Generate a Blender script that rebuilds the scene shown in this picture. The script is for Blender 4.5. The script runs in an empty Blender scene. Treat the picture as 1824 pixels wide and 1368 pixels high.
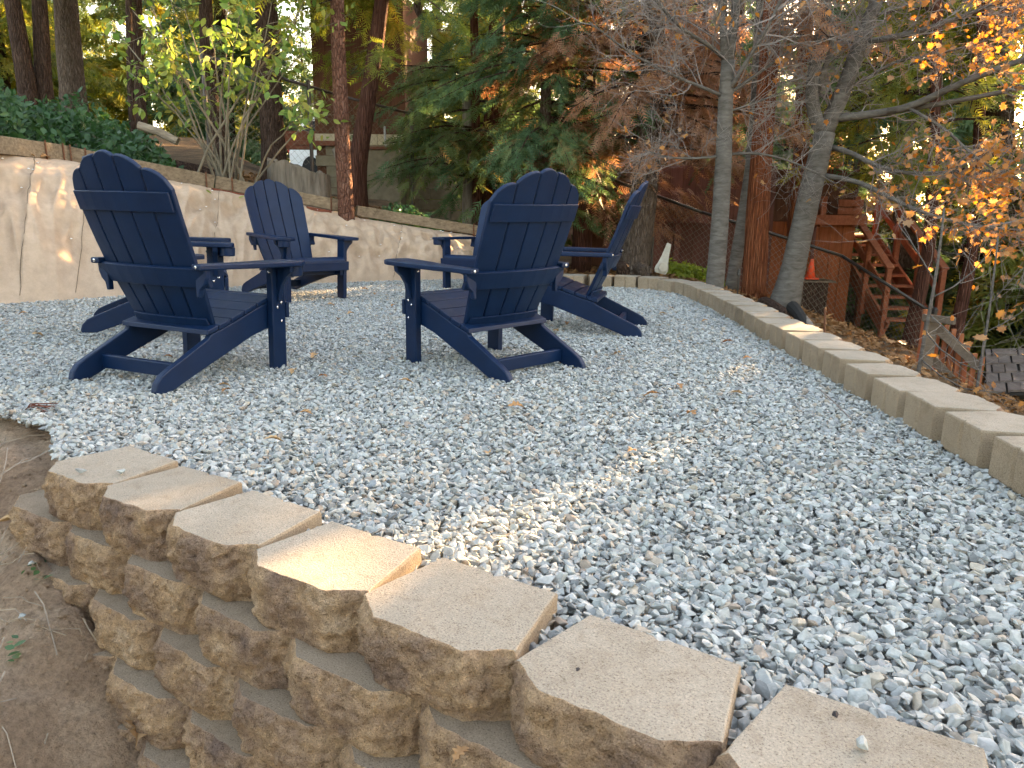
import bpy, bmesh, math, random
import numpy as np
from mathutils import Vector, Matrix, noise
R = math.radians
rng = np.random.default_rng(11)
random.seed(11)
sc = bpy.context.scene
col = sc.collection

# ------------------------------------------------------------------ camera
FPX, PITCH, ROLL, CH = 1327.04, R(13.0377), R(0.6652), 0.7694
cam_data = bpy.data.cameras.new('camera')
cam_data.sensor_width = 36.0
cam_data.lens = 36.0 * FPX / 1824.0
cam_data.clip_start = 0.05
cam_data.clip_end = 800
cam = bpy.data.objects.new('camera', cam_data)
col.objects.link(cam)
cam.matrix_world = Matrix.Translation((0, 0, CH)) @ Matrix.Rotation(math.pi/2 - PITCH, 4, 'X') @ Matrix.Rotation(ROLL, 4, 'Z')
sc.camera = cam

# ------------------------------------------------------------------ sky, sun, exposure
SUN_AZ, SUN_EL = R(38), R(13.5)          # azimuth to the right of +Y
SUNV = np.array([math.sin(SUN_AZ)*math.cos(SUN_EL), math.cos(SUN_AZ)*math.cos(SUN_EL), math.sin(SUN_EL)])
world = bpy.data.worlds.new('World')
sc.world = world
world.use_nodes = True
wn = world.node_tree
sky = wn.nodes.new('ShaderNodeTexSky')
sky.sky_type = 'NISHITA'
sky.sun_disc = False
sky.sun_elevation = SUN_EL
sky.sun_rotation = SUN_AZ
sky.air_density = 1.0
sky.dust_density = 1.6
sky.ozone_density = 1.2
bg = wn.nodes['Background']
bg.inputs['Strength'].default_value = 0.085
tint = wn.nodes.new('ShaderNodeMix'); tint.data_type = 'RGBA'; tint.blend_type = 'MULTIPLY'; tint.inputs[0].default_value = 1.0
tint.inputs[7].default_value = (1.31, 1.0, .755, 1)          # the camera's shade white balance
wn.links.new(sky.outputs[0], tint.inputs[6])
wn.links.new(tint.outputs[2], bg.inputs['Color'])
sl = bpy.data.lights.new('sun', 'SUN')
sl.energy = 3.0
sl.angle = R(0.53)
sl.color = (1.0, 0.64, 0.30)
sun = bpy.data.objects.new('sun', sl)
col.objects.link(sun)
sun.rotation_euler = Vector((-SUNV[0], -SUNV[1], -SUNV[2])).to_track_quat('-Z', 'Y').to_euler()
sun.location = (20, 25, 12)
sc.view_settings.view_transform = 'Standard'
sc.view_settings.look = 'None'
sc.view_settings.exposure = 4.15
sc.view_settings.gamma = 1.0
sc.render.engine = 'CYCLES'
sc.cycles.max_bounces = 5
sc.cycles.diffuse_bounces = 3
sc.cycles.glossy_bounces = 2
sc.cycles.transmission_bounces = 4
sc.cycles.transparent_max_bounces = 4
sc.cycles.caustics_reflective = False
sc.cycles.caustics_refractive = False
sc.cycles.sample_clamp_indirect = 6.0
sc.cycles.use_denoising = True
sc.cycles.use_adaptive_sampling = True
sc.cycles.adaptive_threshold = .03

# ------------------------------------------------------------------ helpers
def ray(u, v):
    c, s = math.cos(-ROLL), math.sin(-ROLL)
    a, b = u - 912, v - 684
    a, b = c*a - s*b, s*a + c*b
    cp, sp = math.cos(PITCH), math.sin(PITCH)
    return np.array([a/FPX, cp - b/FPX*sp, -sp - b/FPX*cp])
def at(u, v, Y):
    """the point of the place seen at photograph pixel (u, v), Y metres in front"""
    d = ray(u, v)
    p = d*(Y/d[1])
    return np.array([p[0], p[1], p[2] + CH])
def onz(u, v, z):
    d = ray(u, v)
    p = d*((z - CH)/d[2])
    return np.array([p[0], p[1], z])

BASE = {}
def tag(o, label=None, cat=None, group=None, kind=None):
    if label: o['label'] = label
    if cat: o['category'] = cat
    if group: o['group'] = group
    if kind: o['kind'] = kind
    return o
def thing(name, loc, label, cat, group=None):
    o = bpy.data.objects.new(name, None)
    o.empty_display_size = 0.1
    o.location = tuple(float(c) for c in loc)
    col.objects.link(o)
    BASE[o.name] = np.array(loc, float)
    return tag(o, label, cat, group)
def link(name, me, mat=None, parent=None, loc=None):
    o = bpy.data.objects.new(name, me)
    col.objects.link(o)
    if mat is not None and not me.materials:
        me.materials.append(mat)
    if parent is not None:
        o.parent = parent
    if loc is not None:
        o.location = tuple(float(c) for c in loc)
    return o
def mesh_np(name, V, F, rnd=None, smooth=False):
    me = bpy.data.meshes.new(name)
    V = np.asarray(V, np.float32); F = np.asarray(F, np.int32)
    k = F.shape[1]
    me.vertices.add(len(V)); me.vertices.foreach_set('co', V.ravel())
    me.loops.add(F.size); me.loops.foreach_set('vertex_index', F.ravel())
    me.polygons.add(len(F)); me.polygons.foreach_set('loop_start', np.arange(0, F.size, k, dtype=np.int32))
    me.update(calc_edges=True)
    if rnd is not None:
        a = me.attributes.new('rnd', 'FLOAT', 'POINT')
        a.data.foreach_set('value', np.asarray(rnd, np.float32))
    if smooth:
        me.polygons.foreach_set('use_smooth', np.ones(len(F), dtype=bool))
    me.validate()
    return me
class MB:
    def __init__(s): s.v = []; s.f = []
    def add(s, v, f):
        o = len(s.v)
        s.v.extend([tuple(map(float, p)) for p in v]); s.f.extend([tuple(i + o for i in q) for q in f])
        return s
    def box(s, c, d, rot=None):
        c = np.array(c, float); h = np.array(d, float)/2
        P = np.array([[x, y, z] for x in (-1, 1) for y in (-1, 1) for z in (-1, 1)], float)*h
        if rot is not None: P = P @ np.array(rot.to_3x3()).T
        s.add(P + c, [(0, 1, 3, 2), (4, 6, 7, 5), (0, 4, 5, 1), (2, 3, 7, 6), (0, 2, 6, 4), (1, 5, 7, 3)]); return s
    def bar(s, a, b, w, t, up=(0, 0, 1)):
        a = np.array(a, float); b = np.array(b, float); d = b - a; L = np.linalg.norm(d); d = d/L
        up = np.array(up, float); x = np.cross(d, up); n = np.linalg.norm(x)
        x = x/n if n > 1e-6 else np.array([1., 0, 0]); z = np.cross(x, d)
        P = [a + d*L*i + x*w/2*j + z*t/2*k for i in (0, 1) for j in (-1, 1) for k in (-1, 1)]
        s.add(P, [(0, 1, 3, 2), (4, 6, 7, 5), (0, 4, 5, 1), (2, 3, 7, 6), (0, 2, 6, 4), (1, 5, 7, 3)]); return s
    def prism(s, pts, fn0, fn1):
        n = len(pts)
        P = [fn0(p) for p in pts] + [fn1(p) for p in pts]
        F = [tuple(range(n)), tuple(range(2*n - 1, n - 1, -1))] + [(i, i + n, (i + 1) % n + n, (i + 1) % n) for i in range(n)]
        s.add(P, F); return s
    def tube(s, pts, rad, n=8, cap=True):
        pts = [np.array(p, float) for p in pts]
        if np.isscalar(rad): rad = [rad]*len(pts)
        o = len(s.v); prevx = None
        for i, p in enumerate(pts):
            d = pts[min(i + 1, len(pts) - 1)] - pts[max(i - 1, 0)]
            d = d/(np.linalg.norm(d) + 1e-9)
            ref = prevx if prevx is not None else (np.array([1., 0, 0]) if abs(d[0]) < .8 else np.array([0, 1., 0]))
            x = ref - d*np.dot(ref, d); x = x/(np.linalg.norm(x) + 1e-9); y = np.cross(d, x); prevx = x
            for k in range(n):
                a = 2*math.pi*k/n
                s.v.append(tuple(p + (x*math.cos(a) + y*math.sin(a))*rad[i]))
        for i in range(len(pts) - 1):
            for k in range(n):
                k2 = (k + 1) % n
                s.f.append((o + i*n + k, o + i*n + k2, o + (i + 1)*n + k2, o + (i + 1)*n + k))
        if cap:
            s.f.append(tuple(o + k for k in range(n - 1, -1, -1)))
            s.f.append(tuple(o + (len(pts) - 1)*n + k for k in range(n)))
        return s
    def lathe(s, prof, n=16, c=(0, 0, 0)):
        o = len(s.v)
        for r, z in prof:
            for k in range(n):
                a = 2*math.pi*k/n
                s.v.append((c[0] + r*math.cos(a), c[1] + r*math.sin(a), c[2] + z))
        for i in range(len(prof) - 1):
            for k in range(n):
                k2 = (k + 1) % n
                s.f.append((o + i*n + k, o + i*n + k2, o + (i + 1)*n + k2, o + (i + 1)*n + k))
        s.f.append(tuple(o + k for k in range(n - 1, -1, -1)))
        s.f.append(tuple(o + (len(prof) - 1)*n + k for k in range(n)))
        return s
    def mesh(s, name, base=None, smooth=False, bevel=0, seg=2):
        me = bpy.data.meshes.new(name)
        v = np.array(s.v)
        if base is not None: v = v - base
        me.from_pydata(v.tolist(), [], s.f)
        if bevel:
            bm = bmesh.new(); bm.from_mesh(me)
            bmesh.ops.recalc_face_normals(bm, faces=bm.faces)
            ed = [e for e in bm.edges if len(e.link_faces) == 2 and e.calc_face_angle(0) > 0.5]
            bmesh.ops.bevel(bm, geom=ed, offset=bevel, offset_type='OFFSET', segments=seg, affect='EDGES', clamp_overlap=True, profile=0.5)
            bm.to_mesh(me); bm.free()
        else:
            bm = bmesh.new(); bm.from_mesh(me); bmesh.ops.recalc_face_normals(bm, faces=bm.faces); bm.to_mesh(me); bm.free()
        if smooth:
            me.polygons.foreach_set('use_smooth', np.ones(len(me.polygons), dtype=bool))
        return me
    def build(s, name, mat, parent=None, smooth=False, bevel=0, seg=2):
        """vertices are in place coordinates; the parent's base is taken off"""
        b = np.zeros(3); p = parent
        while p is not None:
            b = b + BASE.get(p.name, np.zeros(3)); p = p.parent
        return link(name, s.mesh(name, b, smooth, bevel, seg), mat, parent)

# ------------------------------------------------------------------ materials
def newmat(name, color=(.5, .5, .5), rough=.8, spec=.3):
    m = bpy.data.materials.new(name); m.use_nodes = True
    b = m.node_tree.nodes['Principled BSDF']
    b.inputs['Base Color'].default_value = (*color, 1)
    b.inputs['Roughness'].default_value = rough
    b.inputs['Specular IOR Level'].default_value = spec
    return m, m.node_tree, b
def coords(nt, scale=(1, 1, 1), shift=True, kind='Object'):
    tc = nt.nodes.new('ShaderNodeTexCoord'); mp = nt.nodes.new('ShaderNodeMapping')
    mp.inputs['Scale'].default_value = scale
    nt.links.new(tc.outputs[kind], mp.inputs['Vector'])
    if shift:
        oi = nt.nodes.new('ShaderNodeObjectInfo'); ml = nt.nodes.new('ShaderNodeMath'); ml.operation = 'MULTIPLY'; ml.inputs[1].default_value = 37.0
        nt.links.new(oi.outputs['Random'], ml.inputs[0])
        cb = nt.nodes.new('ShaderNodeCombineXYZ')
        for i in range(3): nt.links.new(ml.outputs[0], cb.inputs[i])
        nt.links.new(cb.outputs[0], mp.inputs['Location'])
    return mp.outputs[0]
def ntex(nt, vec, scale, detail=4, rough=.55, dist=0):
    n = nt.nodes.new('ShaderNodeTexNoise'); n.inputs['Scale'].default_value = scale; n.inputs['Detail'].default_value = detail
    n.inputs['Roughness'].default_value = rough; n.inputs['Distortion'].default_value = dist
    nt.links.new(vec, n.inputs['Vector']); return n.outputs['Fac']
def ramp(nt, fac, stops):
    r = nt.nodes.new('ShaderNodeValToRGB'); e = r.color_ramp.elements
    while len(e) < len(stops): e.new(.5)
    for i, (p, c) in enumerate(stops):
        e[i].position = p; e[i].color = (*c, 1)
    nt.links.new(fac, r.inputs[0]); return r.outputs[0]
def mixc(nt, fac, a, b, mode='MIX'):
    m = nt.nodes.new('ShaderNodeMix'); m.data_type = 'RGBA'; m.blend_type = mode
    for sock, val in ((m.inputs[0], fac), (m.inputs[6], a), (m.inputs[7], b)):
        if hasattr(val, 'is_output') and val.is_output: nt.links.new(val, sock)
        elif isinstance(val, (int, float)): sock.default_value = val
        else: sock.default_value = (*val, 1)
    return m.outputs[2]
def bump(nt, bsdf, h, strength=.5, dist=.01):
    b = nt.nodes.new('ShaderNodeBump'); b.inputs['Strength'].default_value = strength; b.inputs['Distance'].default_value = dist
    nt.links.new(h, b.inputs['Height']); nt.links.new(b.outputs[0], bsdf.inputs['Normal'])
def addm(nt, a, b, op='ADD'):
    m = nt.nodes.new('ShaderNodeMath'); m.operation = op
    for i, v in enumerate((a, b)):
        if isinstance(v, (int, float)): m.inputs[i].default_value = v
        else: nt.links.new(v, m.inputs[i])
    return m.outputs[0]
def simple(name, c1, c2, scale, rough=.8, bs=.3, bd=.004, stretch=(1, 1, 1), spec=.3, detail=5, kind='Object'):
    m, nt, b = newmat(name, c1, rough, spec)
    v = coords(nt, stretch, kind=kind)
    f = ntex(nt, v, scale, detail)
    nt.links.new(ramp(nt, f, [(.3, c1), (.7, c2)]), b.inputs['Base Color'])
    if bs: bump(nt, b, ntex(nt, v, scale*2.2, 6, .65), bs, bd)
    return m
def leafmat(name, stops, trans=.35, rough=.55, spec=.25):
    """leaf colour by a per-leaf random value, with light coming through"""
    m, nt, b = newmat(name, stops[0][1], rough, spec)
    at_ = nt.nodes.new('ShaderNodeAttribute'); at_.attribute_name = 'rnd'
    c = ramp(nt, at_.outputs['Fac'], stops)
    nt.links.new(c, b.inputs['Base Color'])
    tr = nt.nodes.new('ShaderNodeBsdfTranslucent')
    hs = nt.nodes.new('ShaderNodeHueSaturation'); hs.inputs['Saturation'].default_value = 1.15; hs.inputs['Value'].default_value = 1.5
    nt.links.new(c, hs.inputs['Color']); nt.links.new(hs.outputs[0], tr.inputs['Color'])
    mx = nt.nodes.new('ShaderNodeMixShader'); mx.inputs[0].default_value = trans
    nt.links.new(b.outputs[0], mx.inputs[1]); nt.links.new(tr.outputs[0], mx.inputs[2])
    nt.links.new(mx.outputs[0], nt.nodes['Material Output'].inputs['Surface'])
    return m
M = {}
def make_materials():
    # chair plastic lumber
    m, nt, b = newmat('navy_plastic_lumber', (.003, .010, .034), .38, .27)
    v = coords(nt)
    f = ntex(nt, v, 9, 3)
    nt.links.new(ramp(nt, f, [(.3, (.0017, .0115, .042)), (.7, (.0025, .0150, .053))]), b.inputs['Base Color'])
    bump(nt, b, addm(nt, ntex(nt, coords(nt, (1, 1, 1)), 380, 2), 0), .25, .0008)
    nt.links.new(ramp(nt, ntex(nt, v, 14, 4), [(.3, (.38,)*3), (.75, (.52,)*3)]), b.inputs['Roughness'])
    M['navy'] = m
    M['navy_dark'] = newmat('navy_gap', (.006, .012, .03), .6)[0]
    m, nt, b = newmat('steel_bolt', (.75, .74, .72), .25, .5); b.inputs['Metallic'].default_value = 1; M['bolt'] = m
    # concrete block: split face by normal is not needed, colours by two scales of noise
    def conc(name, split, dirty=0.0, ca=(.275, .235, .185), cb=(.36, .312, .252)):
        m, nt, b = newmat(name, (.4, .34, .27), .95, .12)
        v = coords(nt)
        big = ntex(nt, v, 7 if split else 3, 5, .65)
        if split:
            c = ramp(nt, big, [(.30, (.235, .165, .135)), (.44, (.395, .272, .190)), (.58, (.545, .372, .228)), (.72, (.61, .455, .32))])
            med = ramp(nt, ntex(nt, v, 62, 6, .8), [(.30, (.30, .27, .25)), (.45, (.88, .86, .84)), (.60, (1.12, 1.1, 1.08)), (.74, (1.6, 1.58, 1.52))])
            c = mixc(nt, .9, c, med, 'MULTIPLY')
        else:
            k = 1 - dirty
            c = ramp(nt, big, [(.3, tuple(q*k for q in ca)), (.7, tuple(q*k for q in cb))])
        sp = ramp(nt, ntex(nt, v, 330, 3, .8), [(.33, (.25, .22, .20)), (.44, (.95, .95, .95)), (.56, (1, 1, 1)), (.68, (1.42, 1.4, 1.36))])
        c = mixc(nt, .9, c, sp, 'MULTIPLY')
        st = ramp(nt, ntex(nt, v, 16, 5, .7, 1.0), [(.32, (.74, .70, .66)), (.5, (1, 1, 1))])
        c = mixc(nt, .6 if not split else 0.0, c, st, 'MULTIPLY')
        nt.links.new(c, b.inputs['Base Color'])
        h = addm(nt, ntex(nt, v, 230, 3, .7), addm(nt, ntex(nt, v, 60, 6, .75), 1.6 if split else .15, 'MULTIPLY'))
        bump(nt, b, h, 1.0 if split else .7, .011 if split else .003)
        return m
    M['conc_top'] = conc('concrete_smooth', False)
    M['conc_split'] = conc('concrete_split_face', True)
    M['conc_dirty'] = conc('concrete_dusty', False, .30, (.315, .24, .172), (.40, .31, .225))
    M['conc_side'] = conc('concrete_bare_side', False, .0, (.255, .195, .135), (.33, .26, .185))  # browner than the tops, for block sides and backs
    # gravel stone
    m, nt, b = newmat('crushed_stone', (.4, .42, .42), .85, .3)
    oi = nt.nodes.new('ShaderNodeObjectInfo')
    c = ramp(nt, oi.outputs['Random'], [(0, (.18, .185, .185)), (.12, (.28, .29, .285)), (.28, (.39, .40, .39)), (.42, (.32, .34, .325)), (.55, (.46, .465, .445)), (.66, (.37, .36, .325)), (.76, (.27, .285, .295)), (.87, (.53, .525, .505)), (.94, (.42, .37, .30)), (1, (.30, .245, .20))])
    v = coords(nt)
    f = ramp(nt, ntex(nt, v, 90, 4, .65), [(.3, (.72,)*3), (.7, (1.18,)*3)])
    nt.links.new(mixc(nt, 1, c, f, 'MULTIPLY'), b.inputs['Base Color'])
    bump(nt, b, ntex(nt, v, 260, 3, .6), .35, .002)
    M['stone'] = m
    M['bed'] = simple('gravel_bed', (.24, .245, .235), (.40, .40, .385), 90, .95, .8, .02)
    # dirt
    m, nt, b = newmat('dirt', (.2, .13, .08), .97, .1)
    v = coords(nt)
    c = ramp(nt, ntex(nt, v, 3.2, 5, .6), [(.3, (.28, .18, .118)), (.5, (.47, .325, .222)), (.7, (.62, .46, .335))])
    f = ramp(nt, ntex(nt, v, 70, 6, .8), [(.3, (.42,)*3), (.5, (.95,)*3), (.7, (1.35,)*3)])
    nt.links.new(mixc(nt, .85, c, f, 'MULTIPLY'), b.inputs['Base Color'])
    bump(nt, b, addm(nt, ntex(nt, v, 28, 7, .78), addm(nt, ntex(nt, v, 150, 4, .75), .5, 'MULTIPLY')), 1.0, .035)
    M['dirt'] = m
    # forest floor
    m, nt, b = newmat('forest_floor', (.1, .07, .04), .97, .1)
    v = coords(nt)
    c = ramp(nt, ntex(nt, v, 1.3, 6, .65), [(.3, (.055, .038, .024)), (.5, (.12, .08, .048)), (.62, (.19, .12, .065)), (.75, (.10, .085, .045))])
    f = ramp(nt, ntex(nt, v, 22, 5, .7), [(.3, (.45,)*3), (.7, (1.35,)*3)])
    nt.links.new(mixc(nt, .9, c, f, 'MULTIPLY'), b.inputs['Base Color'])
    bump(nt, b, ntex(nt, v, 30, 6, .7), .9, .03)
    M['floor'] = m
    # burlap
    m, nt, b = newmat('burlap_weave', (.46, .36, .25), .95, .1)
    v = coords(nt, shift=False)
    c = ramp(nt, ntex(nt, v, 1.6, 4, .6), [(.3, (.51, .38, .28)), (.7, (.63, .485, .37))])
    w1 = nt.nodes.new('ShaderNodeTexWave'); w1.inputs['Scale'].default_value = 95; w1.inputs['Distortion'].default_value = 1.2; w1.inputs['Detail'].default_value = 2
    w1.bands_direction = 'Z'; nt.links.new(v, w1.inputs['Vector'])
    w2 = nt.nodes.new('ShaderNodeTexWave'); w2.inputs['Scale'].default_value = 95; w2.inputs['Distortion'].default_value = 1.2; w2.inputs['Detail'].default_value = 2
    w2.bands_direction = 'X'; nt.links.new(v, w2.inputs['Vector'])
    ws = addm(nt, w1.outputs['Fac'], w2.outputs['Fac'])
    c2 = mixc(nt, .5, c, ramp(nt, addm(nt, ws, .5, 'MULTIPLY'), [(.2, (.72,)*3), (.8, (1.15,)*3)]), 'MULTIPLY')
    c3 = mixc(nt, 1, c2, ramp(nt, ntex(nt, v, 9, 6, .7), [(.3, (.82, .8, .78)), (.7, (1.08, 1.07, 1.05))]), 'MULTIPLY')
    nt.links.new(c3, b.inputs['Base Color'])
    bump(nt, b, addm(nt, ws, addm(nt, ntex(nt, v, 25, 5), 2.0, 'MULTIPLY')), .5, .004)
    M['burlap'] = m
    M['seam'] = newmat('burlap_seam_thread', (.17, .125, .08), .95)[0]
    M['pin'] = newmat('bright_pin', (.8, .8, .8), .35, .5)[0]
    # weathered timber
    def wood(name, a, b_, sc_=1.0, axis=(1, 14, 14), rough=.85):
        m, nt, b = newmat(name, a, rough, .2)
        v = coords(nt, axis)
        f = ntex(nt, v, 3*sc_, 6, .65, .4)
        f2 = ntex(nt, coords(nt), 2.2, 3)
        c = mixc(nt, .7, ramp(nt, f, [(.3, a), (.7, b_)]), ramp(nt, f2, [(.3, (.7,)*3), (.7, (1.2,)*3)]), 'MULTIPLY')
        nt.links.new(c, b.inputs['Base Color']); bump(nt, b, ntex(nt, v, 7*sc_, 6, .7), .6, .006)
        return m
    M['timber'] = wood('weathered_timber', (.12, .085, .055), (.30, .225, .15))
    M['redwood'] = wood('red_brown_board', (.10, .032, .02), (.19, .065, .038))
    M['rust'] = simple('rusty_steel', (.09, .035, .018), (.17, .075, .04), 40, .8, .3)
    M['siding'] = wood('brown_siding', (.085, .036, .02), (.13, .058, .033), 1, (14, 14, .8))
    M['siding_r'] = wood('orange_brown_siding', (.20, .058, .022), (.29, .095, .04), 1, (14, 14, .8))
    M['siding_p'] = wood('purple_brown_siding', (.13, .055, .045), (.18, .085, .068), 1, (14, 14, .8))
    M['trim'] = wood('red_brown_trim', (.14, .048, .028), (.20, .075, .045))
    M['stair'] = wood('red_stained_lumber', (.20, .062, .03), (.30, .105, .055), 1, (8, 8, 8))
    M['fence_board'] = wood('cedar_board', (.20, .065, .028), (.32, .12, .055), 1, (12, 12, .8))
    M['fence_grey'] = wood('grey_brown_rail', (.10, .075, .055), (.16, .125, .095))
    M['cmu'] = simple('cream_block', (.17, .14, .095), (.26, .215, .15), 8, .95, .3)  # shade on the lower foundation and planter is put into this colour
    M['cmu_pale'] = simple('pale_cream_block', (.40, .34, .23), (.50, .43, .31), 8, .95, .3)  # same block, paler: light on the top course is put into the colour
    M['shingle'] = wood('grey_brown_shake', (.085, .068, .06), (.17, .14, .125), 1, (3, 1, 3))
    M['dark'] = newmat('shed_inside', (.02, .018, .016), .9)[0]  # near-black colour stands for the shade under the shed roof
    # bark
    def bark(name, stops, ss=(7, 7, 1.6), bs=1.0, sc_=3.5, crack=.8):
        m, nt, b = newmat(name, stops[0], .95, .12)
        v = coords(nt, ss)
        f = ntex(nt, v, sc_, 6, .65, .6)
        vo = nt.nodes.new('ShaderNodeTexVoronoi'); vo.feature = 'DISTANCE_TO_EDGE'; vo.inputs['Scale'].default_value = sc_*1.1; nt.links.new(v, vo.inputs['Vector'])
        cr = ramp(nt, vo.outputs['Distance'], [(0, (.45,)*3), (.14, (1,)*3)])
        c = ramp(nt, f, [(.28, stops[0]), (.5, stops[1]), (.72, stops[2])])
        nt.links.new(mixc(nt, crack, c, cr, 'MULTIPLY'), b.inputs['Base Color'])
        h = addm(nt, addm(nt, f, .7, 'MULTIPLY'), addm(nt, ramp(nt, vo.outputs['Distance'], [(0, (0,)*3), (.25, (1,)*3)]), crack, 'MULTIPLY'))
        bump(nt, b, h, bs, .025)
        return m
    M['bark_pine'] = bark('red_pine_bark', ((.09, .045, .032), (.19, .088, .06), (.27, .16, .12)), (9, 9, 3.5))
    M['bark_dark'] = bark('dark_brown_bark', ((.035, .022, .017), (.075, .046, .034), (.13, .085, .065)), (10, 10, 2))
    M['bark_cedar'] = bark('red_cedar_bark', ((.085, .026, .012), (.20, .065, .028), (.29, .115, .055)), (13, 13, .9), 1.0, 3)
    M['bark_cedar_dark'] = bark('dull_red_cedar_bark', ((.05, .022, .016), (.105, .046, .032), (.16, .08, .058)), (13, 13, .9), 1.0, 3)
    M['bark_grey'] = bark('grey_maple_bark', ((.062, .054, .047), (.105, .095, .085), (.155, .143, .128)), (6, 6, 22), .3, 1.4, .06)
    M['bark_fir'] = bark('grey_brown_fir_bark', ((.08, .058, .045), (.145, .108, .085), (.22, .175, .145)), (12, 12, 2.2))
    M['twig'] = newmat('grey_twig', (.20, .172, .158), .85)[0]
    M['stem'] = simple('shrub_stem', (.12, .10, .07), (.24, .20, .145), 12, .8, .3)
    M['deadwood'] = wood('grey_dead_wood', (.11, .088, .07), (.26, .222, .185), 1.0, (7, 7, .9))
    M['log'] = wood('pale_dead_log', (.22, .17, .125), (.46, .38, .30), 1, (1.5, 8, 8))
    M['char'] = newmat('charred_wood', (.015, .014, .013), .8)[0]
    # leaves
    M['cedar'] = leafmat('cedar_foliage', [(0, (.048, .085, .040)), (.45, (.085, .145, .066)), (.8, (.14, .20, .085)), (1, (.26, .18, .07))], .42)
    M['cedar_y'] = leafmat('yellow_green_conifer_foliage', [(0, (.085, .11, .025)), (.5, (.17, .19, .04)), (.85, (.29, .26, .06)), (1, (.34, .19, .055))], .5)
    M['cedar_b'] = leafmat('brown_dying_cedar_foliage', [(0, (.19, .095, .052)), (.5, (.29, .16, .095)), (.85, (.38, .235, .145)), (1, (.15, .15, .06))], .42)
    M['cedar_dark'] = leafmat('dark_conifer_foliage', [(0, (.055, .080, .028)), (.5, (.095, .13, .044)), (.85, (.13, .155, .045)), (1, (.24, .15, .05))], .4)
    M['ivy'] = leafmat('bramble_leaf', [(0, (.016, .042, .014)), (.5, (.042, .098, .032)), (.85, (.095, .165, .060)), (1, (.24, .22, .075))], .3, .42, .4)
    M['lime'] = leafmat('lime_leaf', [(0, (.11, .185, .045)), (.5, (.20, .275, .065)), (.85, (.31, .345, .09)), (1, (.40, .37, .11))], .38)
    M['maple'] = leafmat('orange_maple_leaf', [(0, (.36, .15, .05)), (.4, (.46, .225, .07)), (.75, (.39, .23, .115)), (1, (.28, .18, .10))], .45)
    M['litter'] = leafmat('dry_leaf_litter', [(0, (.11, .058, .028)), (.4, (.22, .115, .05)), (.75, (.34, .19, .085)), (1, (.42, .27, .14))], .12, .8)
    M['dryleaf'] = leafmat('dry_brown_leaf', [(0, (.28, .13, .055)), (.5, (.40, .22, .10)), (1, (.48, .32, .17))], .12, .75)
    M['ygreen'] = leafmat('sunlit_yellow_green_leaf', [(0, (.10, .16, .025)), (.6, (.24, .27, .04)), (1, (.34, .30, .06))], .4)
    m, nt, b = newmat('galvanised_wire', (.20, .17, .13), .45, .5); b.inputs['Metallic'].default_value = .6; M['wire'] = m
    M['rail'] = newmat('brown_painted_pipe', (.045, .030, .026), .45, .5)[0]
    M['black_pipe'] = newmat('black_painted_pipe', (.022, .019, .018), .4, .5)[0]
    M['carwhite'] = newmat('white_car_paint', (.82, .83, .85), .2, .5)[0]
    M['carglass'] = newmat('dark_car_glass', (.03, .035, .045), .05, .6)[0]
    M['tail'] = newmat('red_lamp', (.35, .02, .02), .2, .5)[0]
    M['tyre'] = newmat('tyre_rubber', (.02, .02, .02), .8)[0]
    M['cone'] = newmat('orange_cone_plastic', (.75, .09, .03), .5)[0]
    M['white'] = newmat('white_band', (.75, .73, .70), .6)[0]
    M['castst'] = simple('cast_concrete', (.33, .30, .25), (.42, .39, .33), 14, .9, .3)
    M['pipe'] = newmat('grey_conduit', (.35, .34, .32), .5)[0]
    M['darkstone'] = newmat('dark_pebble', (.035, .03, .032), .7)[0]
    M['cloud'] = None
make_materials()

# ------------------------------------------------------------------ terrain
HB = np.array([(-12, -2.0), (-7, 2.4), (-5.2, 4.3), (-3.97, 5.74), (-3.59, 6.1), (-2.69, 7.2), (-2.08, 7.72), (-1.3, 8.1), (-.6, 8.45), (.4, 8.75), (1.6, 9.2), (4, 10.4), (12, 15)])
HH = np.array([1.5, 1.42, 1.36, 1.22, 1.18, .98, .87, .76, .56, .22, .0, -.12, -.3])       # bank height over patio
HS = np.array([.20, .22, .22, .22, .21, .17, .14, .12, .10, .06, .03, .0, .0])              # slope of hill behind
def poly_project(x, y):
    """signed distance (uphill positive) and interpolated bank height and slope"""
    best = np.full(x.shape, 1e9); sg = np.zeros(x.shape); H = np.zeros(x.shape); S = np.zeros(x.shape)
    for i in range(len(HB) - 1):
        a, b = HB[i], HB[i+1]; d = b - a; L2 = d@d
        t = np.clip(((x - a[0])*d[0] + (y - a[1])*d[1])/L2, 0, 1)
        dx, dy = x - a[0] - t*d[0], y - a[1] - t*d[1]
        dist = np.hypot(dx, dy); cr = d[0]*(y - a[1]) - d[1]*(x - a[0])
        w = dist < best
        best = np.where(w, dist, best); sg = np.where(w, np.sign(cr), sg)
        H = np.where(w, HH[i]*(1 - t) + HH[i+1]*t, H); S = np.where(w, HS[i]*(1 - t) + HS[i+1]*t, S)
    return best*sg, H, S
def sstep(a, b, x):
    t = np.clip((x - a)/(b - a), 0, 1); return t*t*(3 - 2*t)
WALL_A, WALL_B = np.array([-1.25, 1.92]), np.array([1.55, -.08])
WD = (WALL_B - WALL_A)/np.linalg.norm(WALL_B - WALL_A)
WN = np.array([WD[1], -WD[0]])                       # outward, downhill, towards lower left
def wall_d(x, y):
    return (x - WALL_A[0])*WN[0] + (y - WALL_A[1])*WN[1]
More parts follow.
